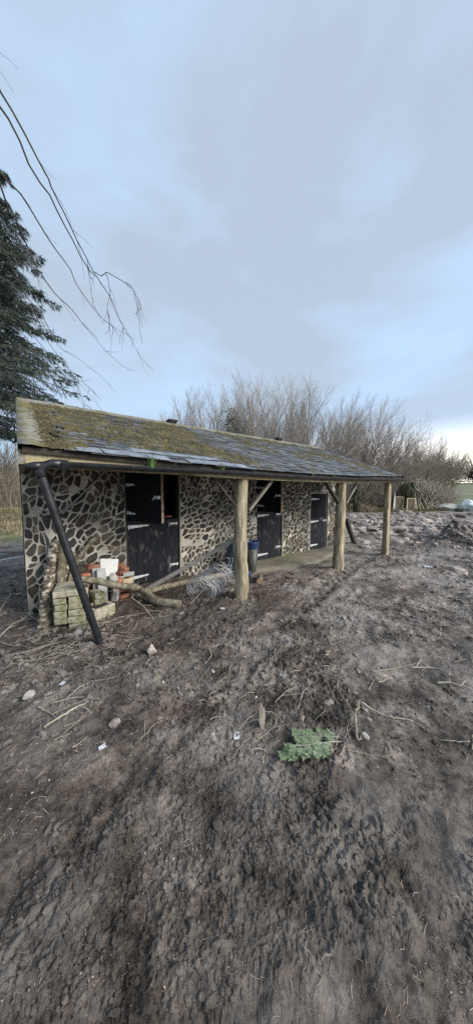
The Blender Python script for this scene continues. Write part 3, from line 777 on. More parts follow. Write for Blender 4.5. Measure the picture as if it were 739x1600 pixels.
mb = MB(); p0 = GG(222, 929, .04); p1 = W(369, 842, YP+.12); mb.beam(p0, p1, .03, .065); o = mb.build('leaning_plank', M_batten, None, p0, bevel=.004); tag(o, 'long narrow plank propped from the ground up against the nearest log post', 'plank')
p0 = GG(405, 913, .055); log('cut_log', interp([p0, p0+Vector((.13, .12, .0)), p0+Vector((.27, .28, -.01))], 8), [.05, .052, .05, .05, .048, .045, .04, .03], M_bark, 'short cut log with orange sawn end on the mud beyond the nearest post', 'log', None, 12, .08, 1, True)
p0 = GG(554, 850, .0); log('dark_prop_log', interp([p0, W(541, 812, 4.55)], 8), [.07]*8, M_dark_timber, 'dark reddish log leaning outward behind the second log post', 'log', None, 10, .12, 8)
# pale pipe on the left ground
p0 = GG(2, 882, .10); p1 = GG(38, 876, .10); mb = MB(); mb.tube([p0+Vector((0, 0, -.1)), p0, p1, p1+Vector((.1, .15, -.06))], .022, 8); tag(mb.build('bent_pole', M_galv, None, p0), 'bent pale metal pole lying near the left corner of the stable', 'pole')

# ------------------------------------------------------------------ block stack
def rough_box(sx, sy, sz, seed, jit=.004):
    import bmesh
    bm = bmesh.new(); bmesh.ops.create_cube(bm, size=1)
    for v in bm.verts: v.co = Vector((v.co.x*sx, v.co.y*sy, v.co.z*sz))
    bmesh.ops.bevel(bm, geom=bm.edges[:], offset=min(sx, sy, sz)*.09, segments=1, affect='EDGES')
    bmesh.ops.subdivide_edges(bm, edges=bm.edges[:], cuts=1, use_grid_fill=True)
    mb = MB(); vs = [v.co+Vector((mnoise.noise(v.co*13+Vector((seed, 0, 0))), mnoise.noise(v.co*13+Vector((0, seed, 0))), mnoise.noise(v.co*13+Vector((0, 0, seed)))))*jit*1.6 for v in bm.verts]
    mb.add(vs, [[v.index for v in f.verts] for f in bm.faces], 0, False); bm.free(); return mb
def at_box(name, m, c, size, rz, label, cat, group, seed, tilt=(0, 0)):
    o = rough_box(*size, seed).build(name, m); o.location = Vector(c); o.rotation_euler = (tilt[0], tilt[1], rz); return tag(o, label, cat, group)
FL, FR = W(89, 976, 3.98), W(140, 978, 3.90); SW = (FR-FL).length; base = (FL+FR)/2; base.z = 0; base.y += .11; base.z = gzb(base.x, base.y)-.05
RZ = math.atan2(FR.y-FL.y, FR.x-FL.x); rot = Matrix.Rotation(RZ, 3, 'Z')
names = ['bottom', 'second', 'third', 'fourth', 'fifth']; wl, wr = SW*.41, SW*.59
for layer in range(5):
    z = base.z+.045+layer*.086
    for i in (-1, 1):
        for jrow in (0, 1):
            nm = f"pale mossy paving block in the {names[layer]} course of the stack, {'left' if i < 0 else 'right'} {'front' if jrow == 0 else 'back'}"
            if layer == 0 and i < 0 and jrow == 0: continue
            ww = wl if i < 0 else wr
            c = base+rot @ Vector((-SW/2+wl/2 if i < 0 else SW/2-wr/2, jrow*.205+(-.03 if layer == 0 and i > 0 and jrow == 0 else 0), 0)); c += Vector((rnd.uniform(-.012, .012), rnd.uniform(-.012, .012), 0)); c.z = z
            at_box('paving_block', M_block, c, (ww-.012, .195, .080+rnd.uniform(-.004, .003)), RZ+R(rnd.uniform(-4, 4)), nm, 'block', 'stack of pale paving blocks', layer*7+i+jrow, (0, R(rnd.uniform(-1.2, 1.2))))
c = base+rot @ Vector((0, .10, 0)); c.z = base.z+.045+5*.086+.002
at_box('coping_slab', M_block, c, (SW+.02, .42, .075), RZ+R(1), 'broad pale slab capping the block stack', 'slab', None, 51)
for layer in range(4):
    c = base+rot @ Vector((SW/2+.10, .20, 0)); c.z = base.z+.065+layer*.088
    at_box('paving_block', M_block, c+Vector((rnd.uniform(-.012, .012), 0, 0)), (.13, .20, .082), RZ+R(20+rnd.uniform(-5, 5)), f"pale block turned askew beside the main stack, {names[layer]} up", 'block', 'askew blocks beside the stack', 70+layer)
# planter block with soil, upright slabs, white board, bricks
pl = GG(157, 966); pl.y += .1
root = empty('stone_trough', (pl.x, pl.y, gzb(pl.x, pl.y))); root.rotation_euler = (0, 0, R(22)); tag(root, 'small square grey stone trough holding dark soil, right of the block stack', 'trough')
mb = MB(); s_, t_, h = .30, .05, .15
for (cx_, cy_, sx_, sy_) in ((0, -s_/2+t_/2, s_, t_), (0, s_/2-t_/2, s_, t_), (-s_/2+t_/2, 0, t_, s_-2*t_-.002), (s_/2-t_/2, 0, t_, s_-2*t_-.002)): mb.box((cx_, cy_, h/2), (sx_, sy_, h), jit=.004)
mb.build('basin', M_block, root, bevel=.008)
mb = MB(); mb.box((0, 0, h*.42), (s_-2*t_-.004, s_-2*t_-.004, h*.84)); mb.build('soil', M_soil, root)
ml = rock_mb(4, .13, .09, .06, 2, .3).build('moss_lump', M_mosslump); ml.location = W(155, 943, 4.22); tag(ml, 'lump of bright green moss behind the stone trough', 'moss lump')
YB = 4.3
def upright(name, m, u, v0, v1, y, w, th, label, cat, rz=0, lean=0, seed=0):
    a = W(u, v1, y); b = W(u, v0, y); h = b.z-a.z
    o = rough_box(w, th, h, seed, .003).build(name, m); o.location = (a.x, y, a.z+h/2); o.rotation_euler = (lean, 0, rz); return tag(o, label, cat)
upright('grey_slab', M_greyslab, 161, 889, 950, 4.26, .12, .04, 'upright narrow grey slab standing behind the bough, right one of the pair', 'slab', R(5), R(-6), 3)
upright('grey_slab', M_greyslab, 152, 888, 930, 4.34, .10, .04, 'upright grey slab standing left of its taller twin, beside red bricks', 'slab', R(-5), R(-6), 5)
o = rough_box(.26, .02, .27, 8, .001).build('white_board', M_white); p = W(170, 887, 4.60); o.location = p; o.rotation_euler = (R(-10), R(9), R(-6)); tag(o, 'tilted white square board standing above the bricks by the first door', 'board')
gr = 'loose old bricks heaped beside the first door'
brk = [  # u, v, y, size, rz, tilt, mat, label
 (193, 950, 4.36, (.18, .10, .07), 10, 0, M_redbrick, 'pale-faced red brick at the foot of the brick heap'),
 (203, 945, 4.50, (.10, .20, .10), -5, 0, M_redbrick, 'dark red brick standing at the right foot of the brick heap'),
 (192, 939, 4.38, (.18, .10, .065), -6, 0, M_redbrick, 'crimson brick second up in the heap'),
 (194, 930, 4.40, (.18, .11, .065), 14, 3, M_redbrick, 'brown-red brick third up in the heap under the bough'),
 (196, 920, 4.42, (.21, .11, .07), -10, 0, M_redbrick, 'mortar-smeared brick just under the bough'),
 (184, 908, 4.38, (.11, .10, .10), 30, 8, M_redbrick, 'orange-red half brick against the grey round stone'),
 (197, 908, 4.42, (.20, .11, .10), 22, 0, M_buffbrick, 'yellow buff brick near the top of the heap by the door'),
 (192, 896, 4.50, (.20, .10, .07), 32, 12, M_redbrick, 'tilted dark red brick on top of the heap behind the buff brick'),
 (191, 887, 4.60, (.20, .09, .08), -50, 25, M_redbrick, 'brown-red brick standing on end at the very top of the heap'),
 (136, 899, 4.42, (.18, .10, .07), 12, 0, M_redbrick, 'red brick above the block stack, lower left'),
 (149, 897, 4.46, (.16, .10, .09), -25, 0, M_redbrick, 'pinkish broken brick beside the left grey slab'),
 (145, 886, 4.50, (.20, .10, .08), 24, 14, M_redbrick, 'bright orange-red brick topping the bricks behind the block stack'),
 (128, 889, 4.52, (.12, .11, .08), -10, 20, M_stone, 'black charred brick left of the bright red brick'),
 (201, 897, 4.36, (.16, .07, .05), -15, 0, M_greyslab, 'grey broken brick resting on the buff brick'),
]
for k, (u, v, y, s_, rz, tl, m, lab) in enumerate(brk):
    at_box('brick', m, W(u, v, y), s_, R(rz), lab, 'brick', gr, 100+k, (0, R(tl)))
for k, (u, v, y) in enumerate(((136, 912, 4.46), (150, 914, 4.48), (136, 925, 4.48), (150, 928, 4.5), (136, 938, 4.5), (148, 941, 4.52))):
    at_box('brick', M_redbrick, W(u, v, y), (.19, .11, .11), R(rnd.uniform(-10, 10)), ['upper', 'upper', 'middle', 'middle', 'lowest', 'lowest'][k]+(' left' if k % 2 == 0 else ' right')+' brick hidden in shade behind the block stack', 'brick', 'bricks behind the block stack', 140+k)
o = rock_mb(11, .08, .075, .075, 3, .2).build('round_stone', M_palestone); o.location = W(176, 904, 4.30); tag(o, 'rounded grey stone on the brick heap beside the white board', 'stone')
o = rock_mb(13, .07, .07, .12, 3, .2).build('round_stone', M_palestone); o.location = W(180, 932, 4.40); tag(o, 'taller grey stone under the rounded one, left of the brick heap', 'stone')

# ------------------------------------------------------------------ wire coil
root = GG(325, 935); mb = MB(); c0 = root+Vector((0, .15, .02))
ax = (G(385, 905)-G(290, 945)).normalized()
cn = (Matrix.Rotation(R(-22), 3, 'Z') @ Vector((math.sin(R(YAW)), math.cos(R(YAW)), .25))).normalized(); cs1 = cn.cross(Vector((0, 0, 1))).normalized(); cs2 = cs1.cross(cn).normalized()
for k in range(26):
    f = k/25; c = G(312, 938)*(1-f)+G(346, 916)*f; c.z = gzb(c.x, c.y)+.15+.07*f; r = .20+rnd.uniform(-.025, .03)-.02*f
    til = Euler((rnd.uniform(-.26, .26), rnd.uniform(-.26, .26), 0)).to_matrix(); s1 = (til @ cs1).normalized(); s2 = (til @ cs2).normalized()
    pts = []
    for j in range(25):
        a = 2*math.pi*j/24; q = c+s1*math.cos(a)*r*1.25+s2*math.sin(a)*r+Vector((rnd.uniform(-.006, .006),)*3)
        q.z = max(q.z, gzb(q.x, q.y)+.01); pts.append(q)
    mb.tube(pts, .0042, 4, False)
for k in range(4):
    a = G(rnd.uniform(285, 330), rnd.uniform(925, 950), .02); b = G(rnd.uniform(335, 372), rnd.uniform(890, 925), rnd.uniform(.02, .3)); mid = (a+b)/2+Vector((rnd.uniform(-.1, .1), rnd.uniform(-.1, .1), rnd.uniform(.05, .25)))
    mb.tube(interp([a, mid, b], 9), .0035, 4, False)
for k in range(6):                       # loose ends springing up by the tub
    a = G(355, 905, .1)+Vector((rnd.uniform(-.08, .08), 0, rnd.uniform(0, .2))); b = a+Vector((rnd.uniform(-.1, .25), rnd.uniform(-.05, .1), rnd.uniform(.1, .3)))
    mb.tube(interp([a, (a+b)/2+Vector((.08, 0, .05)), b], 7), .0035, 4, False)
tag(mb.build('wire_coil', M_wire, None, root), 'tangled coil of galvanised fence wire left of the nearest log post', 'wire coil')

# tall tub and sack behind the post
tp = GG(393, 893); tp = Vector((3.55, 4.22, .03))
tp = W(393, 880, 4.22); tp.z = .04
root = empty('tall_tub', tp); tag(root, 'tall tapered grey tub with blue rim standing behind the nearest post', 'tub')
H_ = W(393, 846, 4.22).z-.04
mb = MB(); mb.lathe((0, 0, 0), [(.0, .005), (.095, .005), (.10, .02), (.135, H_-.14), (.125, H_-.14), (.09, .03), (0, .03)], 24); mb.build('body', M_tub_grey, root)
mb = MB(); mb.lathe((0, 0, 0), [(.137, H_-.142), (.150, H_-.02), (.160, H_), (.150, H_+.006), (.138, H_-.02), (.126, H_-.142)], 24); mb.build('rim', M_blue, root)
p = W(390, 896, 4.02); p.z = .075; mb = MB(); mb.lathe((0, 0, 0), [(.02, -.02), (.055, -.022), (.06, 0), (.055, .022), (.02, .02), (.02, -.02)], 18, 0, Vector((.35, -1, .1))); o = mb.build('blue_hose_reel', M_blue); o.location = p; tag(o, 'small blue plastic wheel on the ground at the foot of the tall tub', 'wheel')
p = W(363, 872, 4.35); o = rock_mb(21, .13, .10, .36, 3, .18).build('dark_sack', M_teal); o.location = (p.x, 4.38, .36); tag(o, 'dark blue sack standing half hidden left of the nearest post', 'sack')

# ------------------------------------------------------------------ rubble, stones, litter, twigs on the ground
protos = [rock_mb(31+i, 1, rnd.uniform(.6, .9), rnd.uniform(.35, .6), 2, .4) for i in range(7)]
pobj = []
def place_proto(k, loc, s, label, cat, group, m=M_rock, name='stone'):
    key = (k, m.name)
    for kk, me in pobj:
        if kk == key: break
    else:
        o = protos[k].build(name, m); me = o.data; pobj.append((key, me)); bpy.data.objects.remove(o)
    o = bpy.data.objects.new(name, me); COL.objects.link(o); o.location = loc; o.scale = (s*rnd.uniform(.8, 1.2), s*rnd.uniform(.8, 1.2), s*rnd.uniform(.7, 1.1)); o.rotation_euler = (rnd.uniform(-.4, .4), rnd.uniform(-.4, .4), rnd.uniform(0, 6.28))
    return tag(o, label, cat, group)
cnt = 0
while cnt < 290:
    u = rnd.uniform(548, 739); v = 799+abs(rnd.gauss(0, 1))*26
    if v > 880: continue
    den = math.exp(-((u-665)/60)**2-((v-818)/14)**2)+.5*math.exp(-((u-590)/50)**2-((v-822)/14)**2)+.12
    if rnd.random() > den: continue
    p = G(u, v); z = gzb(p.x, p.y)
    p = G(u, v, z+.03)
    dist = math.hypot(p.x, p.y)
    if dist > 26: continue
    s = rnd.uniform(.10, .30)*(1 if rnd.random() > .15 else 1.4)*(.6+.4*min(1, dist/16))
    p.z = gzb(p.x, p.y)+s*.12
    place_proto(rnd.randrange(7), p, s, 'rough brown-grey stone in the rubble spread beyond the far post', 'stone', 'rubble spread beyond the far post'); cnt += 1
o = place_proto(2, GG(612*1+90, 832, .1), .36, 'large pinkish flat boulder on the mud ridge at the right', 'boulder', None, M_rock, 'boulder')
for k in range(70):                       # clods along the ridge and scattered
    u = rnd.uniform(40, 739); v = rnd.uniform(900, 1180)
    p = GG(u, v); s = rnd.uniform(.010, .030)
    p.z = gz(p.x, p.y)+s*.2
    place_proto(rnd.randrange(7), p, s, 'small grey stone pressed into the open mud', 'stone', 'small stones scattered over the mud', M_rock)
pale = [(305, 1050, .028, 'white pebble in the mud below the nearest log post, left of another'), (332, 1152, .03, 'pale stone at the bottom left of the clear plastic scrap'), (333, 1052, .02, 'small white pebble right of the other white pebble'),
        (570, 1157, .035, 'off-white stone beside the upright stick near the green sprig'), (382, 1030, .02, 'tiny white pebble in the mid mud'), (215, 1076, .018, 'white pebble left of the mid-mud pebbles'), (278, 1080, .016, 'tiny pale pebble below the grey angular stone'),
        (400, 1093, .014, 'tiny white pebble right of centre foreground'), (255, 1070, .02, 'pale pebble just below the grey angular stone')]
for (u, v, s, lab) in pale:
    p = GG(u, v); p.z = gz(p.x, p.y)+s*.3; place_proto(rnd.randrange(7), p, s, lab, 'pebble', 'white pebbles on the mud', M_palestone, 'pebble')
def one_rock(seed, u, v, sx, sy, sz, m, lab, rz=0, name='stone', tilt=(0, 0), up=.5):
    o = rock_mb(seed, sx, sy, sz, 3, .3).build(name, m); p = GG(u, v); o.location = (p.x, p.y, gz(p.x, p.y)+sz*up); o.rotation_euler = (tilt[0], tilt[1], rz); return tag(o, lab, 'stone')
one_rock(61, 46, 1092, .042, .032, .038, M_palestone, 'squarish yellow-brown stone on the left foreground mud')
one_rock(62, 237, 1026, .045, .035, .06, M_rock, 'angular grey stone standing in the mud below the fallen bough')
one_rock(63, 408, 1135, .034, .026, .085, M_darkrock, 'upright wedge of grey-brown stone near the green sprig', tilt=(R(-25), R(8)), up=.6)
one_rock(64, 471, 1130, .030, .026, .026, M_darkrock, 'round brown stone above the green sprig')
one_rock(65, 180, 1132, .035, .03, .03, M_rock, 'half-buried brown stone beside the left foreground sticks')
one_rock(66, 515, 1100, .06, .04, .02, M_rock, 'low flat stone sunk in the mud right of centre')
def scrap(u, v, s, lab, m=M_litter, name='plastic_scrap', cat='litter'):
    mb = MB(); n = 7; vs = []
    for j in range(n):
        for i in range(n):
            x = (i/(n-1)-.5)*s*2; y = (j/(n-1)-.5)*s*1.5
            vs.append((x*(1+.4*mnoise.noise(Vector((y*30, u, 0)))), y*(1+.5*mnoise.noise(Vector((x*30, v, 0)))), s*.35*mnoise.noise(Vector((x*2.5/s, y*2.5/s, u)))+s*.22))
    mb.add(vs, [(j*n+i, j*n+i+1, (j+1)*n+i+1, (j+1)*n+i) for j in range(n-1) for i in range(n-1)])
    o = mb.build(name, m); p = GG(u, v); o.location = (p.x, p.y, gz(p.x, p.y)+.004); o.rotation_euler = (0, 0, rnd.uniform(0, 6)); 
    md = o.modifiers.new('thick', 'SOLIDIFY'); md.thickness = .0015
    return tag(o, lab, cat)
scrap(370, 1153, .026, 'crumpled clear plastic scrap beside the wedge stone')
scrap(133, 1010, .022, 'white rag of plastic at the foot of the leaning downpipe')
scrap(98, 1069, .026, 'crumpled pale plastic scrap on the left mud')
scrap(668, 888, .09, 'flat white patch on the mud at the right')  # larger white patch, built with the same mesh as the scraps
scrap(160, 1178, .02, 'small white scrap in the bottom left mud')
scrap(30, 932, .04, 'pale scrap of sheeting on the dark soil left of the stable')
scrap(348, 958, .03, 'pale flat chip of plastic below the wire coil')

def stick(pts, r, lab, m=M_twig, name='fallen_stick', group=None, side=0, cat='stick'):
    pts = interp(pts, max(6, len(pts)*4)); n = len(pts)
    pts = [p+Vector((rnd.uniform(-1, 1), rnd.uniform(-1, 1), 0))*r*.8 for p in pts]
    base = pts[0].copy(); mb = MB(); mb.tube(pts, [r*(1-.6*i/n) for i in range(n)], 5, True)
    for _ in range(side):
        i = rnd.randrange(2, n-2); d = (pts[i+1]-pts[i]).normalized(); a = rnd.choice((-1, 1))*rnd.uniform(.5, 1.1); dd = Matrix.Rotation(a, 3, 'Z') @ d; L_ = rnd.uniform(.08, .25)
        q = [pts[i], pts[i]+dd*L_*.5+Vector((0, 0, rnd.uniform(0, .03))), pts[i]+dd*L_+Vector((0, 0, rnd.uniform(-.01, .04)))]; mb.tube(q, [r*.6, r*.45, r*.25], 4, False)
    return tag(mb.build(name, m, None, base), lab, cat, group)
def gp(*uv, dz=.012):
    out = []
    for q in uv:
        p = GG(q[0], q[1]); p.z = gz(p.x, p.y)+(q[2] if len(q) > 2 else dz); out.append(p)
    return out
stick(gp((0, 1004, .05), (18, 990, .08), (40, 978, .10), (60, 962, .16)), .007, 'pale bramble stem arching from the left edge to the birch log', side=3)
stick(gp((0, 1020), (12, 1036), (45, 1034), (95, 1015), (120, 1005)), .008, 'long pale twig curving along the ground at the left edge', side=4)
stick(gp((2, 1008), (22, 1012), (30, 1000), (48, 1003)), .006, 'short forked pale twig at the left edge', side=2)
stick(gp((25, 1028), (50, 1020), (80, 1010)), .005, 'thin brown twig inside the curve of the left twigs', side=2)
stick(gp((42, 976, .15), (65, 985, .06), (80, 1003), (84, 1016)), .0055, 'thin twig bent downward in front of the birch log', side=1)
stick(gp((95, 1022), (150, 992, .05), (185, 972, .04), (236, 960)), .0055, 'long thin straight stem running past the pipe foot toward the bough', side=2)
stick(gp((204, 945, .1), (222, 955, .06), (240, 972)), .010, 'short side branch resting against the fallen bough', side=2)
stick(gp((222, 972), (250, 968), (278, 960)), .005, 'thin twig on the mud below the bough end', side=2)
stick(gp((70, 1142), (105, 1125, .03), (140, 1106, .02)), .008, 'straight grey stick lying in the left foreground', side=1)
stick(gp((60, 1112), (75, 1120), (92, 1133)), .006, 'dark short stick beside the straight grey one', side=1)
stick(gp((80, 1105), (120, 1098), (155, 1102)), .005, 'wavy thin twig above the straight grey stick', side=2)
stick(gp((557, 1163), (555, 1135, .04), (562, 1108, .05)), .010, 'crooked stick pointing away right of the green sprig', side=1)
stick(gp((562, 1108, .04), (600, 1122), (645, 1130)), .007, 'root-like twig running right from the crooked stick', side=2)
stick(gp((640, 1045), (680, 1047), (715, 1062)), .008, 'pale root lying on the mud at the right', side=3)
stick(gp((682, 1068), (705, 1072), (735, 1080)), .010, 'thick pale stick at the right edge foreground', side=1)
stick(gp((580, 1052), (612, 1048), (650, 1040)), .006, 'thin pale root left of the right-hand roots', side=3)
stick(gp((372, 1150, .03), (395, 1132, .06), (425, 1128, .05), (445, 1138)), .004, 'thin white stem looping over the wedge stone', side=1)
stick(gp((362, 1190), (375, 1170), (384, 1158)), .005, 'thin white stem beside the clear plastic scrap')
stick(gp((430, 1105), (448, 1090), (470, 1082)), .006, 'small pale twig right of the wedge stone', side=2)
stick(gp((640, 905), (690, 895), (735, 893)), .010, 'long pale stick on the churned mud at the right', side=1)
stick(gp((465, 880), (510, 876), (530, 880)), .006, 'thin stick in front of the concrete strip', side=3)
stick(gp((545, 862), (570, 866), (600, 868)), .010, 'grey stick between the second and far posts', side=1)
stick(gp((0, 958, .03), (20, 935, .05), (40, 925, .03)), .010, 'thin branch on the dark soil at the left of the stable', side=3)
for k in range(130):
    u = rnd.uniform(0, 739); v = 860+abs(rnd.random())**.8*330
    if v < 960 and u < 520: v += 100
    p = G(u, v); a = rnd.uniform(-.5, .9) if rnd.random() < .7 else rnd.uniform(0, 6.28); L_ = rnd.uniform(.06, .24); d = Vector((math.cos(a), math.sin(a), 0))*L_/2
    q = []
    for f in (-1, -.3, .35, 1):
        w = p+d*f+Vector((rnd.uniform(-1, 1), rnd.uniform(-1, 1), 0))*L_*.05; w.z = gz(w.x, w.y)+.006; q.append(w)
    stick(q, rnd.uniform(.0028, .006), 'short broken twig scattered on the churned mud', side=rnd.choice((0, 0, 1, 2)), name='broken_twig', group='broken twigs scattered over the mud', cat='twig')
for k in range(34):                       # brush litter at the foot of the left wall and stack
    u = rnd.uniform(40, 215); v = rnd.uniform(972, 1045); p = G(u, v); a = rnd.uniform(0, 6.28); L_ = rnd.uniform(.15, .5); d = Vector((math.cos(a), math.sin(a), 0))*L_/2; q = []
    for f in (-1, -.3, .35, 1):
        w = p+d*f+Vector((rnd.uniform(-1, 1), rnd.uniform(-1, 1), 0))*L_*.12; w.z = gz(w.x, w.y)+.012+rnd.uniform(0, .03); q.append(w)
    stick(q, rnd.uniform(.002, .004), 'thin brown twig in the brush litter before the block stack', side=rnd.choice((1, 2, 3)), name='broken_twig', group='brush litter before the block stack', cat='twig')

# chips and leaf litter (uncountable)
mb = MB()
def chip(p, s):
    a = rnd.uniform(0, 6.28); t = Euler((rnd.uniform(-.6, .6), rnd.uniform(-.6, .6), a)).to_matrix(); w = s*rnd.uniform(.15, .55)
    vs = [p+t @ Vector(q) for q in ((-s, -w, 0), (s, -w*.7, 0), (s*.8, w, 0), (-s*.7, w*.8, 0), (-s, -w, -s*.2), (s, -w*.7, -s*.2), (s*.8, w, -s*.2), (-s*.7, w*.8, -s*.2))]
    mb.add(vs, [(0, 1, 2, 3), (4, 7, 6, 5), (0, 4, 5, 1), (1, 5, 6, 2), (2, 6, 7, 3), (3, 7, 4, 0)])
N_ = 15000; us = np.array([rnd.uniform(-20, 760) for _ in range(N_)]); vv = np.array([845+(1600-845)*rnd.random()**1.9 for _ in range(N_)])
P = [G(u, v) for u, v in zip(us, vv)]; X_ = np.array([p.x for p in P]); Y_ = np.array([p.y for p in P])
keepn = perlin(X_*1.2+2, Y_*1.2)+.35*np.exp(-((X_-.9)/1.1)**2-((Y_-3.0)/1.2)**2)*2; Z_ = ground_h(X_, Y_)
for i in range(N_):
    if keepn[i]+rnd.uniform(-.3, .3) < .05: continue
    if P[i].y > 4.7 and 0 < P[i].x < 7.5: continue
    dd_ = math.hypot(X_[i], Y_[i]); chip(Vector((X_[i], Y_[i], Z_[i]+.002)), rnd.uniform(.0018, .0075)*min(1.5, .3+dd_*.25)*(1 if rnd.random() > .06 else 1.6))
o = mb.build('leaf_litter', M_chip); tag(o, 'pale wood chips and leaf scraps strewn over the mud', 'litter', None, 'stuff')

# crumbs and clods of earth (uncountable)
def icos(sub):
    import bmesh
    bm = bmesh.new(); bmesh.ops.create_icosphere(bm, subdivisions=sub, radius=1); v = np.array([x.co[:] for x in bm.verts]); f = np.array([[y.index for y in x.verts] for x in bm.faces]); bm.free(); return v, f
iv, if_ = icos(2); rs = np.random.RandomState(5); protoc = []
for k in range(10):
    q = iv*1.6+k*5.3; d = 1+.75*perlin(q[:, 0]+q[:, 2]*.7, q[:, 1]-q[:, 2]*.6)+.35*perlin(q[:, 0]*2.5+9, q[:, 1]*2.5+q[:, 2]*2); protoc.append(iv*d[:, None])
NC_ = 7500; V = []; F = []; off = 0
uu = rs.uniform(-30, 770, NC_*3); vvv = 850+(1600-850)*rs.rand(NC_*3)**1.5; got = 0
for u, v in zip(uu, vvv):
    p = G(u, v); dd_ = math.hypot(p.x, p.y)
    if p.y > 4.6 and 0 < p.x < 7.6: continue
    if 3.8 < p.y < 4.8 and 3.2 < p.x < 7.6: continue
    if smear(np.array([p.x]), np.array([p.y]))[0] > .5 and rs.rand() < .8: continue
    if perlin(np.array([p.x*1.1+3]), np.array([p.y*1.1]))[0]+rs.uniform(-.35, .35) < 0: continue
    sz = min(.05, rs.gamma(2.0, .0042)+.003)*min(1.6, .45+.2*dd_); a = rs.uniform(0, 6.28); c, s_ = math.cos(a), math.sin(a)
    q = protoc[rs.randint(10)]*np.array([rs.uniform(.8, 1.5), rs.uniform(.7, 1.1), rs.uniform(.45, .8)])*sz; q = np.stack([q[:, 0]*c-q[:, 1]*s_, q[:, 0]*s_+q[:, 1]*c, q[:, 2]], -1)
    V.append(q+np.array([p.x, p.y, 0])); F.append(if_+off); off += len(iv); got += 1
    if got >= NC_: break
for (bx, by, br) in [(2.6, YP, .12), (5.235, YP, .125), (7.35, YP, .12), (tb.x, tb.y, .06), (b0.x, b0.y, .10), (b1.x, b1.y, .10), (base.x, base.y-.1, .30), (9.0, 5.0, .1)]:
    for _ in range(70):
        a = rs.uniform(0, 6.28); rr = br+abs(rs.normal(0, .07)); px, py = bx+math.cos(a)*rr, by+math.sin(a)*rr; sz = rs.uniform(.008, .035); q = protoc[rs.randint(10)]*np.array([rs.uniform(.8, 1.5), rs.uniform(.7, 1.1), rs.uniform(.5, .9)])*sz
        V.append(q+np.array([px, py, 0])); F.append(if_+off); off += len(iv)
for _ in range(420):
    px, py = 11.2+rs.normal(0, 1.3), 2.6+rs.normal(0, .6); sz = rs.uniform(.02, .085); q = protoc[rs.randint(10)]*np.array([rs.uniform(.8, 1.5), rs.uniform(.7, 1.1), rs.uniform(.5, .9)])*sz
    V.append(q+np.array([px, py, 0])); F.append(if_+off); off += len(iv)
V = np.array(V); cz = ground_h(V[:, :, 0].mean(1), V[:, :, 1].mean(1)); V[:, :, 2] += cz[:, None]; V = V.reshape(-1, 3); F = np.concatenate(F)
me = bpy.data.meshes.new('earth_crumbs'); me.from_pydata(V.tolist(), [], F.tolist()); me.materials.append(M_mud); me.update()
o = bpy.data.objects.new('earth_crumbs', me); COL.objects.link(o); tag(o, 'crumbs and clods of dark earth strewn over the churned mud', 'earth crumbs', None, 'stuff')
# straw-thin root fibres
mb = MB()
for _ in range(3800):
    u = rnd.uniform(-20, 760); v = 860+(1600-860)*rnd.random()**1.7; p = G(u, v)
    if p.y > 4.6 and 0 < p.x < 7.6: continue
    dd_ = math.hypot(p.x, p.y); L_ = rnd.uniform(.015, .07)*min(1.6, .4+.25*dd_); a = rnd.uniform(0, 6.28); d = Vector((math.cos(a), math.sin(a), 0)); s_ = Vector((-d.y, d.x, 0)); r_ = rnd.uniform(.0006, .0014)*min(2, .5+.3*dd_); q = []
    for f in (-.5, 0, .5):
        w = p+d*L_*f+s_*rnd.uniform(-.2, .2)*L_; q.append(w)
    zz = ground_h(np.array([w.x for w in q]), np.array([w.y for w in q]))
    for w, z_ in zip(q, zz): w.z = z_+r_
    mb.tube(q, [r_, r_, r_*.6], 3, False)
tag(mb.build('root_fibres', M_chip), 'fine pale root fibres and straw bits on the mud', 'root fibres', None, 'stuff')

# conifer sprig at the bottom
root = GG(470, 1178); mb = MB()
def sprig(p, d, L_, lev):
    n = 9 if lev == 0 else 6; s_ = Vector((-d.y, d.x, 0)).normalized(); bend = rnd.uniform(-.25, .25); pts = [p]
    for i in range(n): pts.append(pts[-1]+(d+s_*bend*i/n+Vector((0, 0, rnd.uniform(-.10, .10)))).normalized()*L_/n)
    mb.tube(pts, .0022 if lev else .0045, 4, False, 1)
    if lev >= 1:
        m2 = n*5
        for i in range(m2):
            f = i/m2*n; q = pts[int(f)].lerp(pts[int(f)+1], f-int(f)) if int(f) < n else pts[-1]
            for sg in (-1, 1):
                if rnd.random() < .4: continue
                e = q+(d*rnd.uniform(.5, 1)+s_*sg*rnd.uniform(.6, 1.1))*rnd.uniform(.008, .019)+Vector((0, 0, rnd.uniform(-.006, .010))); mb.add([q-d*.0016, q+d*.0016, e], [(0, 1, 2)])
    if lev >= 2: return
    for i in range(1, n+1):
        for sg in (-1, 1):
            if rnd.random() < .34: continue
            sprig(pts[i], (d*rnd.uniform(.6, 1)+s_*sg*rnd.uniform(.6, 1)+Vector((0, 0, rnd.uniform(-.12, .06)))).normalized(), L_*(.27 if lev == 0 else .40)*(1.15-i/n*.6)*rnd.uniform(.6, 1.2), lev+1)
for k, (u, v, a_, L_) in enumerate(((532, 1178, 186, .30), (530, 1166, 176, .26), (520, 1188, 181, .27), (500, 1170, 168, .16), (470, 1186, 190, .13))):
    p = GG(u, v); p.z = gz(p.x, p.y)+.03; ar = R(a_-YAW); d = Vector((math.cos(ar), math.sin(ar), -.02)).normalized(); sprig(p, d, L_, 0)
tag(mb.build('conifer_sprig', [M_sprig, M_batten], None, root), 'bright green cut conifer sprig lying at the bottom of the mud', 'sprig')

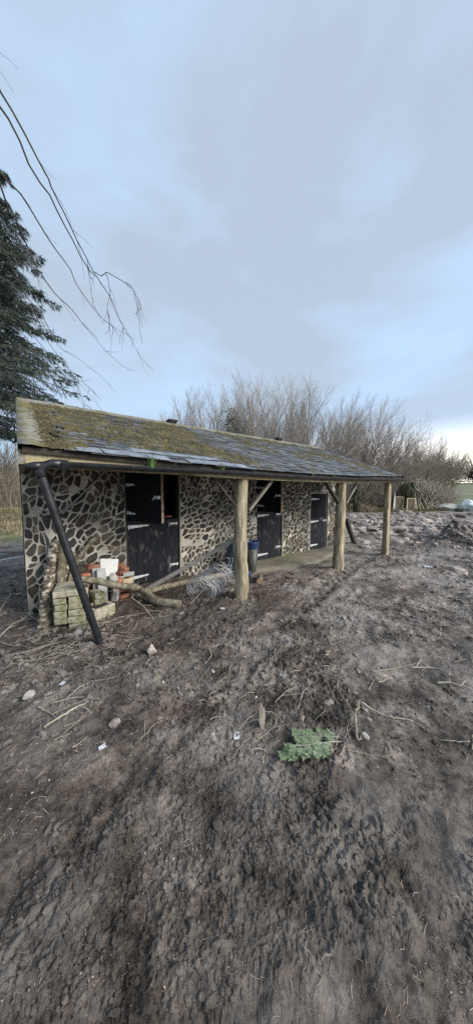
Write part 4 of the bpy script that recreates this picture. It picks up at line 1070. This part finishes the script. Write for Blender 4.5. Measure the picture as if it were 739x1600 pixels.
# ------------------------------------------------------------------ trees
def grow(mb, mbt, p, d, L_, r, lev, maxlev, cfg):
    n = cfg['seg'][lev]; pts = [p]; rad = [r]; st = L_/n; dirs = [d]
    for i in range(n):
        j = cfg['jit'][lev]
        d = (d+Vector((rnd.gauss(0, j), rnd.gauss(0, j), rnd.gauss(0, j)))+Vector(cfg['trop'])*cfg['tw'][lev]).normalized()
        pts.append(pts[-1]+d*st); rad.append(r*(1-.78*(i+1)/n)); dirs.append(d)
    tgt = mbt if lev == 0 else mb
    tgt.tube(pts, rad, [7, 5, 3, 3, 3][lev], lev == 0)
    if lev >= maxlev: return
    c = cfg['kids'][lev]; c = int(c*rnd.uniform(.8, 1.2))
    for k in range(c):
        t = cfg['start'][lev]+(1-cfg['start'][lev])*(k+rnd.random())/c; t = min(t, .98); f = t*n; i = int(f); q = pts[i].lerp(pts[i+1], f-i)
        ax = dirs[i].orthogonal().normalized(); ax.rotate(Matrix.Rotation(rnd.uniform(0, 6.28), 3, dirs[i]).to_quaternion())
        nd = (dirs[i]*math.cos(cfg['ang'][lev])+ax*math.sin(cfg['ang'][lev])*rnd.uniform(.7, 1.3)).normalized()
        grow(mb, mbt, q, nd, L_*cfg['len'][lev]*rnd.uniform(.65, 1.15)*(1.15-.5*t), max(rad[i]*.6, cfg['rmin']), lev+1, maxlev, cfg)
CFG = dict(seg=[8, 6, 4, 3], jit=[.05, .05, .05, .06], trop=(.0, 0, 1), tw=[.02, .10, .10, .06], kids=[12, 10, 5, 0], start=[.28, .15, .12], ang=[.46, .46, .42], len=[.48, .52, .62], rmin=.0065)
def bare_tree(seed, stems, H_, trop=(0, 0, 1), m=M_twigs_far, spread=.35, kids=None, r0=.11):
    rnd.seed(seed); mb, mt = MB(), MB(); cfg = dict(CFG); cfg['trop'] = trop
    if kids: cfg['kids'] = kids
    for s_ in range(stems):
        a = s_/stems*6.28+rnd.random(); l = spread*rnd.uniform(.3, 1); d = Vector((math.cos(a)*l, math.sin(a)*l, 1)).normalized()
        grow(mb, mt, Vector((math.cos(a)*.2, math.sin(a)*.2, -.3)), d, H_*rnd.uniform(.88, 1), r0*rnd.uniform(.7, 1.1), 0, 3, cfg)
    root = empty('bare_tree', (0, 0, 0)); mt.build('trunk', M_tree, root); mb.build('crown', m, root); return root
right = Vector((math.cos(R(-YAW)), math.sin(R(-YAW)), 0))
wind = (right.x*.55, right.y*.55, 1); wind2 = (right.x*.15, right.y*.15, 1)
P1 = bare_tree(1, 5, 9.5, wind2, spread=.38); P2 = bare_tree(2, 5, 9.2, (0, 0, 1), spread=.55); P3 = bare_tree(3, 6, 8.2, wind, spread=.65)
P4 = bare_tree(4, 1, 9.5, (0, 0, 1), M_twigs_warm, spread=.1, r0=.16, kids=[24, 12, 6, 0]); P5 = bare_tree(5, 6, 5.5, wind, M_twigs_warm, spread=.7, r0=.07)
rnd.seed(99)
used = set()
def put_tree(proto, u, dist, s, rz, lab, group='bare trees standing behind the stable', dz=-.2):
    p = D(u, 769, dist); o = proto if proto.name not in used else copy_tree(proto)
    used.add(proto.name); used.add(o.name)
    o.location = (p.x, p.y, gzb(p.x, p.y)+dz); o.scale = (s, s, s); o.rotation_euler = (0, 0, rz); return tag(o, lab, 'tree', group)
TL = [
 (P4, 282, 25, .92, .3, 'pale bare tree with thin airy crown, leftmost above the roof ridge'),
 (P4, 256, 29, .86, 2.0, 'faint small bare tree at the left end of the row above the ridge'),
 (P2, 314, 26, .92, .2, 'spreading bare tree left of the evergreen clump above the ridge'),
 (P1, 345, 28, 1.05, .2, 'tall bare tree rising just behind the evergreen clump'),
 (P2, 372, 25, 1.00, 1.1, 'broad many-stemmed bare tree right of the evergreen clump'),
 (P1, 400, 23, 1.0, -.2, 'tallest many-stemmed bare tree at the middle of the ridge'),
 (P2, 430, 25, 1.05, 2.6, 'dense bare tree left of the small ridge vent at the far end'),
 (P1, 455, 27, 1.06, .4, 'bare tree with clinging ivy specks, right of the row middle'),
 (P3, 478, 24, .98, -.2, 'bare tree fanning right behind the ridge end'),
 (P2, 500, 29, .98, .8, 'thinner bare tree set back beyond the ridge end'),
 (P3, 520, 26, 1.0, .1, 'wind-swept bare tree above the sloping roof end'),
 (P1, 545, 27, .85, .1, 'upright bare tree above the second log post'),
 (P3, 565, 26, .95, .0, 'wind-swept bare tree reaching furthest right and high'),
 (P3, 590, 29, .86, .2, 'leaning bare tree above the far porch post'),
 (P5, 602, 25, 1.0, .1, 'low bushy bare tree behind the far porch post'),
 (P3, 618, 32, .80, -.1, 'bare tree behind the brush pile, left one'),
 (P5, 640, 28, 1.05, 0, 'round twiggy bare tree above the brush pile'),
 (P3, 655, 35, .78, .15, 'bare tree behind the brush pile, further back'),
 (P5, 668, 32, 1.02, .3, 'twiggy bare tree at the right of the brush pile'),
 (P5, 690, 37, 1.0, .1, 'last wind-bent bare tree before the bright gap'),
 (P5, 575, 24, .9, .5, 'bushy bare tree seen between the second and far posts'),
 (P5, 548, 23, .9, 1.5, 'bushy bare tree seen just right of the second log post'),
 (P4, 14, 20, .55, 1.1, 'slim bare tree left of the stable gable'),
 (P4, -6, 16, .62, 2.2, 'slim bare tree at the left edge of the view'),
 (P2, 22, 32, .62, 2.2, 'far bare tree behind the slim ones left of the stable'),
 (P5, 2, 28, .8, 2.2, 'bushy bare tree at far left behind the pale ground'),
]
for t in TL: put_tree(*t)

def leaf_cloud(mb, c, r, n, size, squash=1.0):
    for _ in range(n):
        while True:
            q = Vector((rnd.uniform(-1, 1), rnd.uniform(-1, 1), rnd.uniform(-1, 1)))
            if q.length < 1 and rnd.random() < .3+.7*q.length: break
        p = Vector(c)+Vector((q.x*r, q.y*r, q.z*r*squash)); t = Euler((rnd.uniform(0, 6), rnd.uniform(0, 6), rnd.uniform(0, 6))).to_matrix(); s_ = size*rnd.uniform(.5, 1.2)
        mb.add([p+t @ Vector((-s_, 0, 0)), p+t @ Vector((0, -s_*.5, 0)), p+t @ Vector((s_, 0, 0)), p+t @ Vector((0, s_*.5, s_*.2))], [(0, 1, 2, 3)])
def evergreen(u, dist, h0, h1, w, lab, n=3000, m=M_ivy, size=.09):
    p = D(u, 769, dist); z0 = gzb(p.x, p.y); root = empty('evergreen_tree', (p.x, p.y, z0)); mb = MB()
    k = 22
    for i in range(k):
        t = i/(k-1); a = rnd.uniform(0, 6.28); rr = w*math.sin(math.pi*(.15+.75*t))*rnd.uniform(.1, .65); leaf_cloud(mb, (math.cos(a)*rr, math.sin(a)*rr, h0+(h1-h0)*t), w*rnd.uniform(.28, .5), n//k, size)
    mb.build('crown', m, root); mb = MB(); mb.tube([(0, 0, -.3), (.1, 0, h0), (0, .1, h1*.9)], [.16, .12, .04], 7); mb.build('trunk', M_tree, root); return tag(root, lab, 'tree')
evergreen(363, 24, 2.5, 8.0, 2.3, 'dark evergreen clump poking above the ridge among bare trees', 3600)
evergreen(500, 22, -.1, 3.6, .55, 'ivy-clad dark trunk seen between the brace and second post', 1500)
evergreen(556, 22, .0, 2.2, .5, 'ivy-clad stump seen right of the second log post', 900)
# ivy specks in two trees
for (u, v, dist, lab) in ((480, 612, 27, 'airy ivy clump high in the bare trees, upper one'), (488, 640, 27, 'airy ivy clump in the bare trees near the ridge end')):
    mb = MB(); c = D(u, v, dist)
    for _ in range(10): leaf_cloud(mb, Vector((rnd.uniform(-1, 1), rnd.uniform(-1, 1), rnd.uniform(-1.2, 1.2))), .6, 26, .045)
    tag(mb.build('ivy_clump', M_ivy), lab, 'ivy').location = c

# spruce at the left
def spruce(u, dist, H_, R0, lab):
    p = D(u, 769, dist); root = empty('spruce_tree', (p.x, p.y, gzb(p.x, p.y)-.2)); mb, mt = MB(), MB()
    mt.tube([(0, 0, 0), (.05, 0, H_*.5), (0, 0, H_)], [.30, .19, .03], 9); z = 5.0
    while z < H_-.3:
        t = z/H_; nb = 7 if t < .75 else 5; a0 = rnd.uniform(0, 6.28)
        for k in range(nb):
            a = a0+k*6.28/nb+rnd.uniform(-.3, .3); L_ = R0*((1-t)**.62)*rnd.uniform(.72, 1.12)*(.75 if z < 5.5 else 1); zz = z+rnd.uniform(-.2, .2)
            d = Vector((math.cos(a), math.sin(a), 0)); n = 10; pts = []
            for i in range(n+1):
                f = i/n; pts.append(Vector((0, 0, zz))+d*L_*f+Vector((0, 0, L_*(.10*f-.42*f*f+.16*f**4))))
            mt.tube(pts, [.045*(1-.85*i/n)*(.6+.4*L_/R0) for i in range(n+1)], 4, False)
            side = Vector((-d.y, d.x, 0))
            for i in range(3, n*3+1):
                f = i/(n*3); ii = min(int(f*n), n-1); q = pts[ii].lerp(pts[ii+1], f*n-ii); w = (.16+.85*(1-f))*L_*.30
                for sg in (-1, 1):
                    if rnd.random() < .34: continue
                    e = q+side*sg*w*rnd.uniform(.7, 1.2)+d*w*rnd.uniform(.35, .9)+Vector((0, 0, -w*rnd.uniform(.12, .55))); ax = e-q; m2 = 4
                    mt.tube([q, e], [.008, .004], 3, False)
                    for j in range(1, m2*2+1):
                        c = q+ax*(j/(m2*2)); l = .20*rnd.uniform(.7, 1.3)
                        for _ in range(3):
                            dd = (ax.normalized()*rnd.uniform(.3, 1)+Vector((rnd.uniform(-1, 1), rnd.uniform(-1, 1), rnd.uniform(-1.0, .35)))*.75).normalized(); s_ = dd.orthogonal().normalized()*.017
                            mb.add([c-s_, c+s_, c+dd*l], [(0, 1, 2)])
        z += .36+.10*(1-t)
    mb.build('crown', M_needle, root); mt.build('trunk', M_tree, root); return tag(root, lab, 'tree')
spruce(-18, 13.5, 19.0, 5.6, 'tall dark spruce with drooping boughs behind the left end of the roof')

# bare tree out of frame on the left whose twigs hang into view
rnd.seed(5)
troot = empty('overhanging_tree', (-2.6, 3.4, 0)); tag(troot, 'bare tree whose thin drooping twigs hang across the upper left sky', 'tree')
mt, mb = MB(), MB()
def loc(p): return p-Vector((-2.6, 3.4, 0))
crown0 = Vector((-1.6, 3.6, 6.2))
mt.tube([loc(Vector(q)) for q in ((-2.6, 3.4, -.2), (-2.5, 3.4, 2.0), (-2.2, 3.5, 4.4), crown0)], [.20, .16, .12, .08], 9)
def hang(pix, r, dist0, dist1, side=4, root=True):
    pts = []
    n = len(pix)
    for i, (u, v) in enumerate(pix): pts.append(D(u, v, dist0+(dist1-dist0)*i/(n-1)))
    if root:                              # back along a limb to the trunk, arching up first
        a = pts[0]; b = crown0+Vector((rnd.uniform(-.2, .2), rnd.uniform(-.2, .2), rnd.uniform(-1.2, .3))); m1 = a.lerp(b, .5)+Vector((0, 0, .75)); pre = [b, m1]
    else: pre = []
    P_ = interp([p for p in pre+pts], 40); sd_ = rnd.random()*50
    P_ = [p+Vector((mnoise.noise(Vector((i*.35, sd_, 0))), mnoise.noise(Vector((i*.35, sd_, 4))), mnoise.noise(Vector((i*.35, sd_, 8)))))*(.16 if (root and i < 20) else .035) for i, p in enumerate(P_)]; mb.tube([loc(p) for p in P_], [max(.0028, r*(2.2 if root else 1)*(1-.93*i/39)) for i in range(40)], 5, False)
    for _ in range(side*2):
        i = rnd.randrange(8 if root else 4, 37); d = (P_[i+1]-P_[i]).normalized(); ax = Vector((rnd.uniform(-1, 1), rnd.uniform(-1, 1), rnd.uniform(-.7, .3))); dd = (d+ax*.7).normalized(); L_ = rnd.uniform(.10, .5)
        q = [P_[i]]; 
        for k in range(5): dd = (dd+Vector((rnd.gauss(0, .12), rnd.gauss(0, .12), rnd.gauss(-.03, .12)))).normalized(); q.append(q[-1]+dd*L_/5)
        mb.tube([loc(p) for p in q], [.0035*(1-.12*k) for k in range(6)], 4, False)
    for i in range(12 if root else 3, 39, 2):          # buds
        dd = Vector((rnd.uniform(-1, 1), rnd.uniform(-1, 1), rnd.uniform(-.3, 1))).normalized(); mb.tube([loc(P_[i]), loc(P_[i]+dd*.022)], [.0035, .001], 3, False)
hang([(48, 395), (62, 425), (85, 455), (118, 490), (140, 520), (165, 548), (190, 570), (213, 579)], .011, 5.2, 5.6, 8)
hang([(98, 405), (115, 435), (135, 465), (160, 497), (185, 515), (210, 530)], .010, 4.8, 5.0, 6)
hang([(130, 405), (150, 430), (172, 465), (190, 505), (208, 535), (222, 560), (240, 579)], .010, 5.0, 5.3, 6)
hang([(140, 410), (165, 424), (198, 442), (212, 460), (216, 500), (222, 536)], .009, 4.6, 4.8, 8)
hang([(165, 425), (172, 455), (168, 480), (172, 505), (165, 522)], .005, 4.7, 4.9, 3, False)
hang([(138, 415), (142, 450), (147, 482)], .004, 4.7, 4.9, 2, False)
hang([(198, 442), (214, 462), (219, 480), (209, 490)], .004, 4.7, 4.8, 2, False)
hang([(50, 408), (58, 432), (62, 450), (75, 462)], .006, 5.2, 5.3, 4)
hang([(-10, 415), (20, 445), (55, 490), (80, 540), (105, 575), (135, 610), (160, 640)], .010, 5.4, 5.9, 8)
hang([(-10, 470), (30, 500), (65, 540), (100, 580), (125, 625), (140, 640)], .010, 5.2, 5.6, 8)
hang([(-10, 485), (20, 505), (55, 545), (80, 590), (100, 620)], .009, 5.0, 5.4, 6)
hang([(30, 440), (70, 500), (95, 545), (130, 565), (160, 590), (182, 612)], .008, 5.6, 5.8, 6)
hang([(100, 570), (120, 590), (140, 605), (158, 625)], .004, 5.6, 5.9, 4, False)
hang([(95, 550), (112, 590), (130, 625), (152, 650)], .004, 5.6, 5.9, 4, False)
hang([(0, 560), (30, 610), (40, 640)], .006, 5.8, 6.0, 4)
mt.build('trunk', M_tree, troot); mb.build('branches', M_hang, troot)

# ------------------------------------------------------------------ undergrowth, far hedge
rnd.seed(12)
mb = MB()
def blade(p, h, w, lean, mi=0):
    a = rnd.uniform(0, 6.28); d = Vector((math.cos(a), math.sin(a), 0)); s_ = Vector((-d.y, d.x, 0))*w
    mb.add([p-s_, p+s_, p+d*lean*.4+Vector((0, 0, h*.65))+s_*.7, p+d*lean*.4+Vector((0, 0, h*.65))-s_*.7, p+d*lean+Vector((0, 0, h*(.9-.3*rnd.random())))], [(0, 1, 2, 3), (3, 2, 4)], mi)
for _ in range(14000):
    u = rnd.uniform(505, 700); dist = rnd.uniform(21.5, 32); 
    p = D(u, 769, dist); p.z = gzb(p.x, p.y); cl = mnoise.noise(Vector((p.x*.5, p.y*.5, 3)))
    h = (.35+.9*max(0, cl+.1))*rnd.uniform(.5, 1.3); blade(p, h, .016, h*.7, 0 if cl+rnd.uniform(-.3, .3) > -.0 else 1)
tag(mb.build('dry_undergrowth', [M_dry, M_grass]), 'tangled dry grass and brambles along the back edge of the mud', 'undergrowth', None, 'stuff')
mb = MB()
for _ in range(5000):
    u = rnd.uniform(-60, 60); dist = rnd.uniform(10.5, 26); p = D(u, 769, dist); p.z = gzb(p.x, p.y); cl = mnoise.noise(Vector((p.x*.5, p.y*.5, 3)))
    h = (.12+.4*max(0, cl+.1))*rnd.uniform(.5, 1.3)*(1+(dist-10)*.05); blade(p, h, .014, h*.7, 0 if rnd.random() < .5 else 1)
tag(mb.build('left_rough_grass', [M_dry, M_grass]), 'rough pale grass on the ground left of the stable', 'grass', None, 'stuff')
mb = MB()
for _ in range(2600):                     # bramble canes: arching twigs
    u = rnd.uniform(505, 705); dist = rnd.uniform(23, 31); p = D(u, 769, dist); p.z = gzb(p.x, p.y); a = rnd.uniform(0, 6.28); L_ = rnd.uniform(.5, 1.9); d = Vector((math.cos(a), math.sin(a), 0)); h = rnd.uniform(.5, 2.0)
    mb.tube([p, p+d*L_*.25+Vector((0, 0, h*.7)), p+d*L_*.6+Vector((0, 0, h)), p+d*L_+Vector((0, 0, h*.7))], .010, 3, False)
tag(mb.build('bramble_thicket', M_twigs_warm), 'brown bramble canes arching at the foot of the bare trees', 'brambles', None, 'stuff')
mb = MB()
for _ in range(1500):
    u = rnd.uniform(-70, 60); dist = rnd.uniform(24, 34); p = D(u, 769, dist); p.z = gzb(p.x, p.y); a = rnd.uniform(0, 6.28); L_ = rnd.uniform(.5, 1.9); d = Vector((math.cos(a), math.sin(a), 0)); h = rnd.uniform(1.0, 4.2)
    mb.tube([p, p+d*L_*.25+Vector((0, 0, h*.7)), p+d*L_*.6+Vector((0, 0, h)), p+d*L_+Vector((0, 0, h*.8))], .014, 3, False)
tag(mb.build('scrub_thicket', M_twigs_warm), 'pale scrub behind the slim trees left of the stable', 'scrub', None, 'stuff')
# far wooded skyline
mb = MB()
for k in range(330):
    az = R(rnd.uniform(-20, 100)); dd = rnd.uniform(105, 150); p = Vector((math.sin(az)*dd, math.cos(az)*dd, 0)); p.z = gzb(p.x, p.y); h = rnd.uniform(5, 10)
    leaf_cloud(mb, (0+p.x, p.y, p.z+h*.35), h*.5, 150, .38, .8)
    for _ in range(40):
        a = rnd.uniform(0, 6.28); mb.tube([p+Vector((0, 0, h*.2)), p+Vector((math.cos(a)*h*.45, math.sin(a)*h*.45, h*rnd.uniform(.7, 1.15)))], [.09, .03], 3, False)
tag(mb.build('far_woodland', M_foliage_far), 'distant dark line of trees beyond the green field', 'woodland', None, 'stuff')

# ------------------------------------------------------------------ brush pile with trellis and planks
rnd.seed(21)
DP = 23.0
pc = D(655, 800, DP); z0 = gzb(pc.x, pc.y)
fw = Vector((math.sin(R(YAW)), math.cos(R(YAW)), 0))
mb = MB()
for _ in range(750):
    a = rnd.uniform(0, 6.28); rr = rnd.uniform(0, 2.0); p = Vector((math.cos(a)*rr, math.sin(a)*rr*.7, rnd.uniform(0, 2.2)*(1-.35*rr/1.7))); d = Vector((rnd.gauss(0, .6), rnd.gauss(0, .4), abs(rnd.gauss(.6, .4)))).normalized(); L_ = rnd.uniform(.4, 1.3)
    mb.tube([p, p+d*L_*.5+Vector((0, 0, .05)), p+d*L_+right*.15*L_], [.045, .034, .018], 3, False)
M_brush = mat('cut_brushwood', [(.20, .17, .13), (.44, .40, .33)], .9, .9, 0)
o = mb.build('brush_pile', M_brush); o.location = (D(655, 790, DP+1.2).x, D(655, 790, DP+1.2).y, z0); tag(o, 'heaped cut brushwood piled above the trellis panels', 'brush pile', None, 'stuff')
mb = MB()
for c in ((-1.2, 0, 1.35), (-.8, .2, 1.9), (-1.4, .1, .8), (-.3, .1, 1.9), (-1.6, 0, 1.7)): leaf_cloud(mb, c, .45, 260, .10)
o = mb.build('green_cuttings', M_ivy); o.location = (D(645, 790, DP+.8).x, D(645, 790, DP+.8).y, z0); tag(o, 'dark green leafy cuttings on the left of the brush pile', 'cuttings', None, 'stuff')
def pd(u, v, dist): return D(u, v, dist)
def trellis(u0, u1, v0, v1, dist, lab):
    a = pd(u0, v1, dist); b = pd(u1, v1, dist+.1); top = pd((u0+u1)/2, v0, dist+.5); h = top.z-a.z; ex = (b-a); w = ex.length; ex.normalize(); ez = (top-(a+b)/2).normalized()
    a.z = gzb(a.x, a.y)-.02; root = empty('trellis_panel', a); tag(root, lab, 'trellis', 'broken trellis panels leaning on the brush pile'); O = Vector((0, 0, 0)); mb = MB()
    for (p, q) in ((O, ex*w), (ex*w, ex*w+ez*h), (ez*h, ex*w+ez*h), (O, ez*h)): mb.beam(p, q, .05, .06, up=fw)
    mb.build('frame', M_trellis, root); mb = MB(); n = 5; st = w/3.2
    k = -int(h/st)-1
    def clipseg(p, d):
        ts = [t/40*(w+h)*1.5 for t in range(41)]; ins = [t for t in ts if 0 <= p[0]+d[0]*t <= w and 0 <= p[1]+d[1]*t <= h]
        return (min(ins), max(ins)) if len(ins) > 1 else None
    for i in range(-8, 12):
        for dx in (1, -1):
            p = (i*st, 0); d = (dx*.707, .707); r_ = clipseg(p, d)
            if r_:
                q0 = ex*(p[0]+d[0]*r_[0])+ez*(d[1]*r_[0])+fw*.02*dx; q1 = ex*(p[0]+d[0]*r_[1])+ez*(d[1]*r_[1])+fw*.02*dx; mb.beam(q0, q1, .018, .06, up=fw)
    mb.build('lattice', M_trellis, root)
trellis(617, 629, 775, 801, 22.3, 'tan diamond trellis panel at the left front of the brush pile')
trellis(636, 649, 778, 802, 22.0, 'wider tan diamond trellis panel at the middle front of the brush pile')
gp_ = 'planks leaning on the brush pile'
for k, (ua, va, ub, vb, w_, lab, m) in enumerate((
    (614, 802, 617, 770, .10, 'white board upright at the left of the trellis', M_white), (628, 802, 631, 772, .12, 'brown post between the two trellis panels', M_beam), (633, 801, 638, 775, .07, 'pale grey plank left of the wider trellis', M_batten),
    (651, 802, 648, 772, .10, 'mossy plank right of the wider trellis', M_plank), (657, 802, 650, 776, .14, 'broad greenish plank fanning left on the pile', M_plank), (663, 802, 654, 778, .10, 'greenish plank, next right in the fan', M_plank),
    (671, 801, 658, 774, .14, 'long yellow-green plank in the middle of the fan', M_plank), (677, 801, 662, 776, .11, 'yellow-green plank right in the fan', M_plank), (688, 798, 666, 782, .08, 'white narrow plank lying low at the right of the pile', M_white))):
    a = pd(ua, va, 22.0+.05*k); b = pd(ub, vb, 22.9+.05*k); a.z = gzb(a.x, a.y)+.02; mb = MB(); mb.beam(a, b, .04, w_, up=fw); tag(mb.build('old_plank', m, None, a), lab, 'plank', gp_)
mb = MB(); c = pd(679, 787, 22.8); pts = [c+right*math.cos(t/20*6.283)*.55+Vector((0, 0, math.sin(t/20*6.283)*.55)) for t in range(21)]; mb.tube(pts, .03, 6, False); tag(mb.build('iron_hoop', M_dark_timber, None, c), 'dark iron hoop leaning at the right of the brush pile', 'hoop')
def lump(seed, u, v, dist, sx, sy, sz, m, name, lab, cat):
    o = rock_mb(seed, sx, sy, sz, 3, .25).build(name, m); p = pd(u, v, dist); o.location = (p.x, p.y, gzb(p.x, p.y)+sz*.5); o.rotation_euler = (0, 0, R(-YAW)); return tag(o, lab, cat)
lump(71, 702, 795, 22.5, .95, .5, .42, M_greyslab, 'covered_heap', 'low grey covered heap right of the brush pile', 'heap')
lump(72, 731, 790, 22.0, .60, .5, .62, M_tarp, 'tarpaulin_heap', 'pale blue-white tarpaulin bundle at the right edge by the field', 'tarpaulin')
lump(75, 742, 789, 21.6, .55, .4, .50, M_tarp, 'tarpaulin_fold', 'lower fold of pale sheeting right of the tarpaulin bundle', 'tarpaulin')
lump(73, 718, 799, 21.5, .35, .3, .2, M_soil, 'dark_heap', 'dark clod heap between the grey heap and the tarpaulin', 'heap')

# ------------------------------------------------------------------ light
w = bpy.data.worlds.new('World'); sc.world = w; w.use_nodes = True; N = w.node_tree.nodes; L = w.node_tree.links
bg = N['Background']; bg.inputs['Strength'].default_value = .1
SUN_AZ, SUN_EL = 150.0, 30.0             # azimuth clockwise from +Y
sky = N.new('ShaderNodeTexSky'); sky.sky_type = 'NISHITA'; sky.sun_disc = False; sky.sun_elevation = R(SUN_EL); sky.sun_rotation = R(SUN_AZ)
tc = N.new('ShaderNodeTexCoord'); sep = N.new('ShaderNodeSeparateXYZ'); L.new(tc.outputs['Generated'], sep.inputs[0])
mp = N.new('ShaderNodeMapping'); mp.inputs['Scale'].default_value = (1.0, 1.0, 2.6); mp.inputs['Location'].default_value = (.35, .1, .4); L.new(tc.outputs['Generated'], mp.inputs[0])
nz = N.new('ShaderNodeTexNoise'); nz.inputs['Scale'].default_value = 1.5; nz.inputs['Detail'].default_value = 5; nz.inputs['Roughness'].default_value = .5; nz.inputs['Distortion'].default_value = .3; L.new(mp.outputs[0], nz.inputs['Vector'])
cr = N.new('ShaderNodeValToRGB'); cr.color_ramp.elements[0].position = .42; cr.color_ramp.elements[0].color = (3.2, 3.85, 4.65, 1); cr.color_ramp.elements[1].position = .60; cr.color_ramp.elements[1].color = (3.6, 4.85, 6.5, 1)
L.new(nz.outputs['Fac'], cr.inputs['Fac'])
# bright gap low on the horizon to the right
dt = N.new('ShaderNodeVectorMath'); dt.operation = 'DOT_PRODUCT'; gd = ray(800, 735).normalized(); dt.inputs[1].default_value = gd; L.new(tc.outputs['Generated'], dt.inputs[0])
mr = N.new('ShaderNodeMapRange'); mr.inputs['From Min'].default_value = .72; mr.inputs['From Max'].default_value = .99; mr.interpolation_type = 'SMOOTHSTEP'; L.new(dt.outputs['Value'], mr.inputs['Value'])
mz = N.new('ShaderNodeMapRange'); mz.inputs['From Min'].default_value = .22; mz.inputs['From Max'].default_value = .07; mz.interpolation_type = 'SMOOTHSTEP'; L.new(sep.outputs['Z'], mz.inputs['Value'])
mm = N.new('ShaderNodeMath'); mm.operation = 'MULTIPLY'; L.new(mr.outputs[0], mm.inputs[0]); L.new(mz.outputs[0], mm.inputs[1])
mx = N.new('ShaderNodeMix'); mx.data_type = 'RGBA'; L.new(mm.outputs[0], mx.inputs[0]); L.new(cr.outputs['Color'], mx.inputs[6]); mx.inputs[7].default_value = (11.5, 10.6, 9.2, 1)
mx2 = N.new('ShaderNodeMix'); mx2.data_type = 'RGBA'; mx2.inputs[0].default_value = .88; L.new(sky.outputs[0], mx2.inputs[6]); L.new(mx.outputs[2], mx2.inputs[7])
L.new(mx2.outputs[2], bg.inputs['Color'])
sl = bpy.data.lights.new('sun', 'SUN'); so = bpy.data.objects.new('sun', sl); COL.objects.link(so); sl.energy = 3.0; sl.angle = R(32); sl.color = (1, .95, .88)
az, el = R(SUN_AZ), R(SUN_EL); sd = Vector((math.sin(az)*math.cos(el), math.cos(az)*math.cos(el), math.sin(el))); so.rotation_euler = sd.to_track_quat('Z', 'Y').to_euler(); so.location = (20, -5, 30)

vs_ = sc.view_settings; vs_.view_transform = 'Standard'; vs_.look = 'None'; vs_.gamma = 1; vs_.exposure = .76; vs_.use_curve_mapping = False
sc.render.engine = 'CYCLES'; sc.cycles.max_bounces = 6; sc.cycles.use_denoising = False
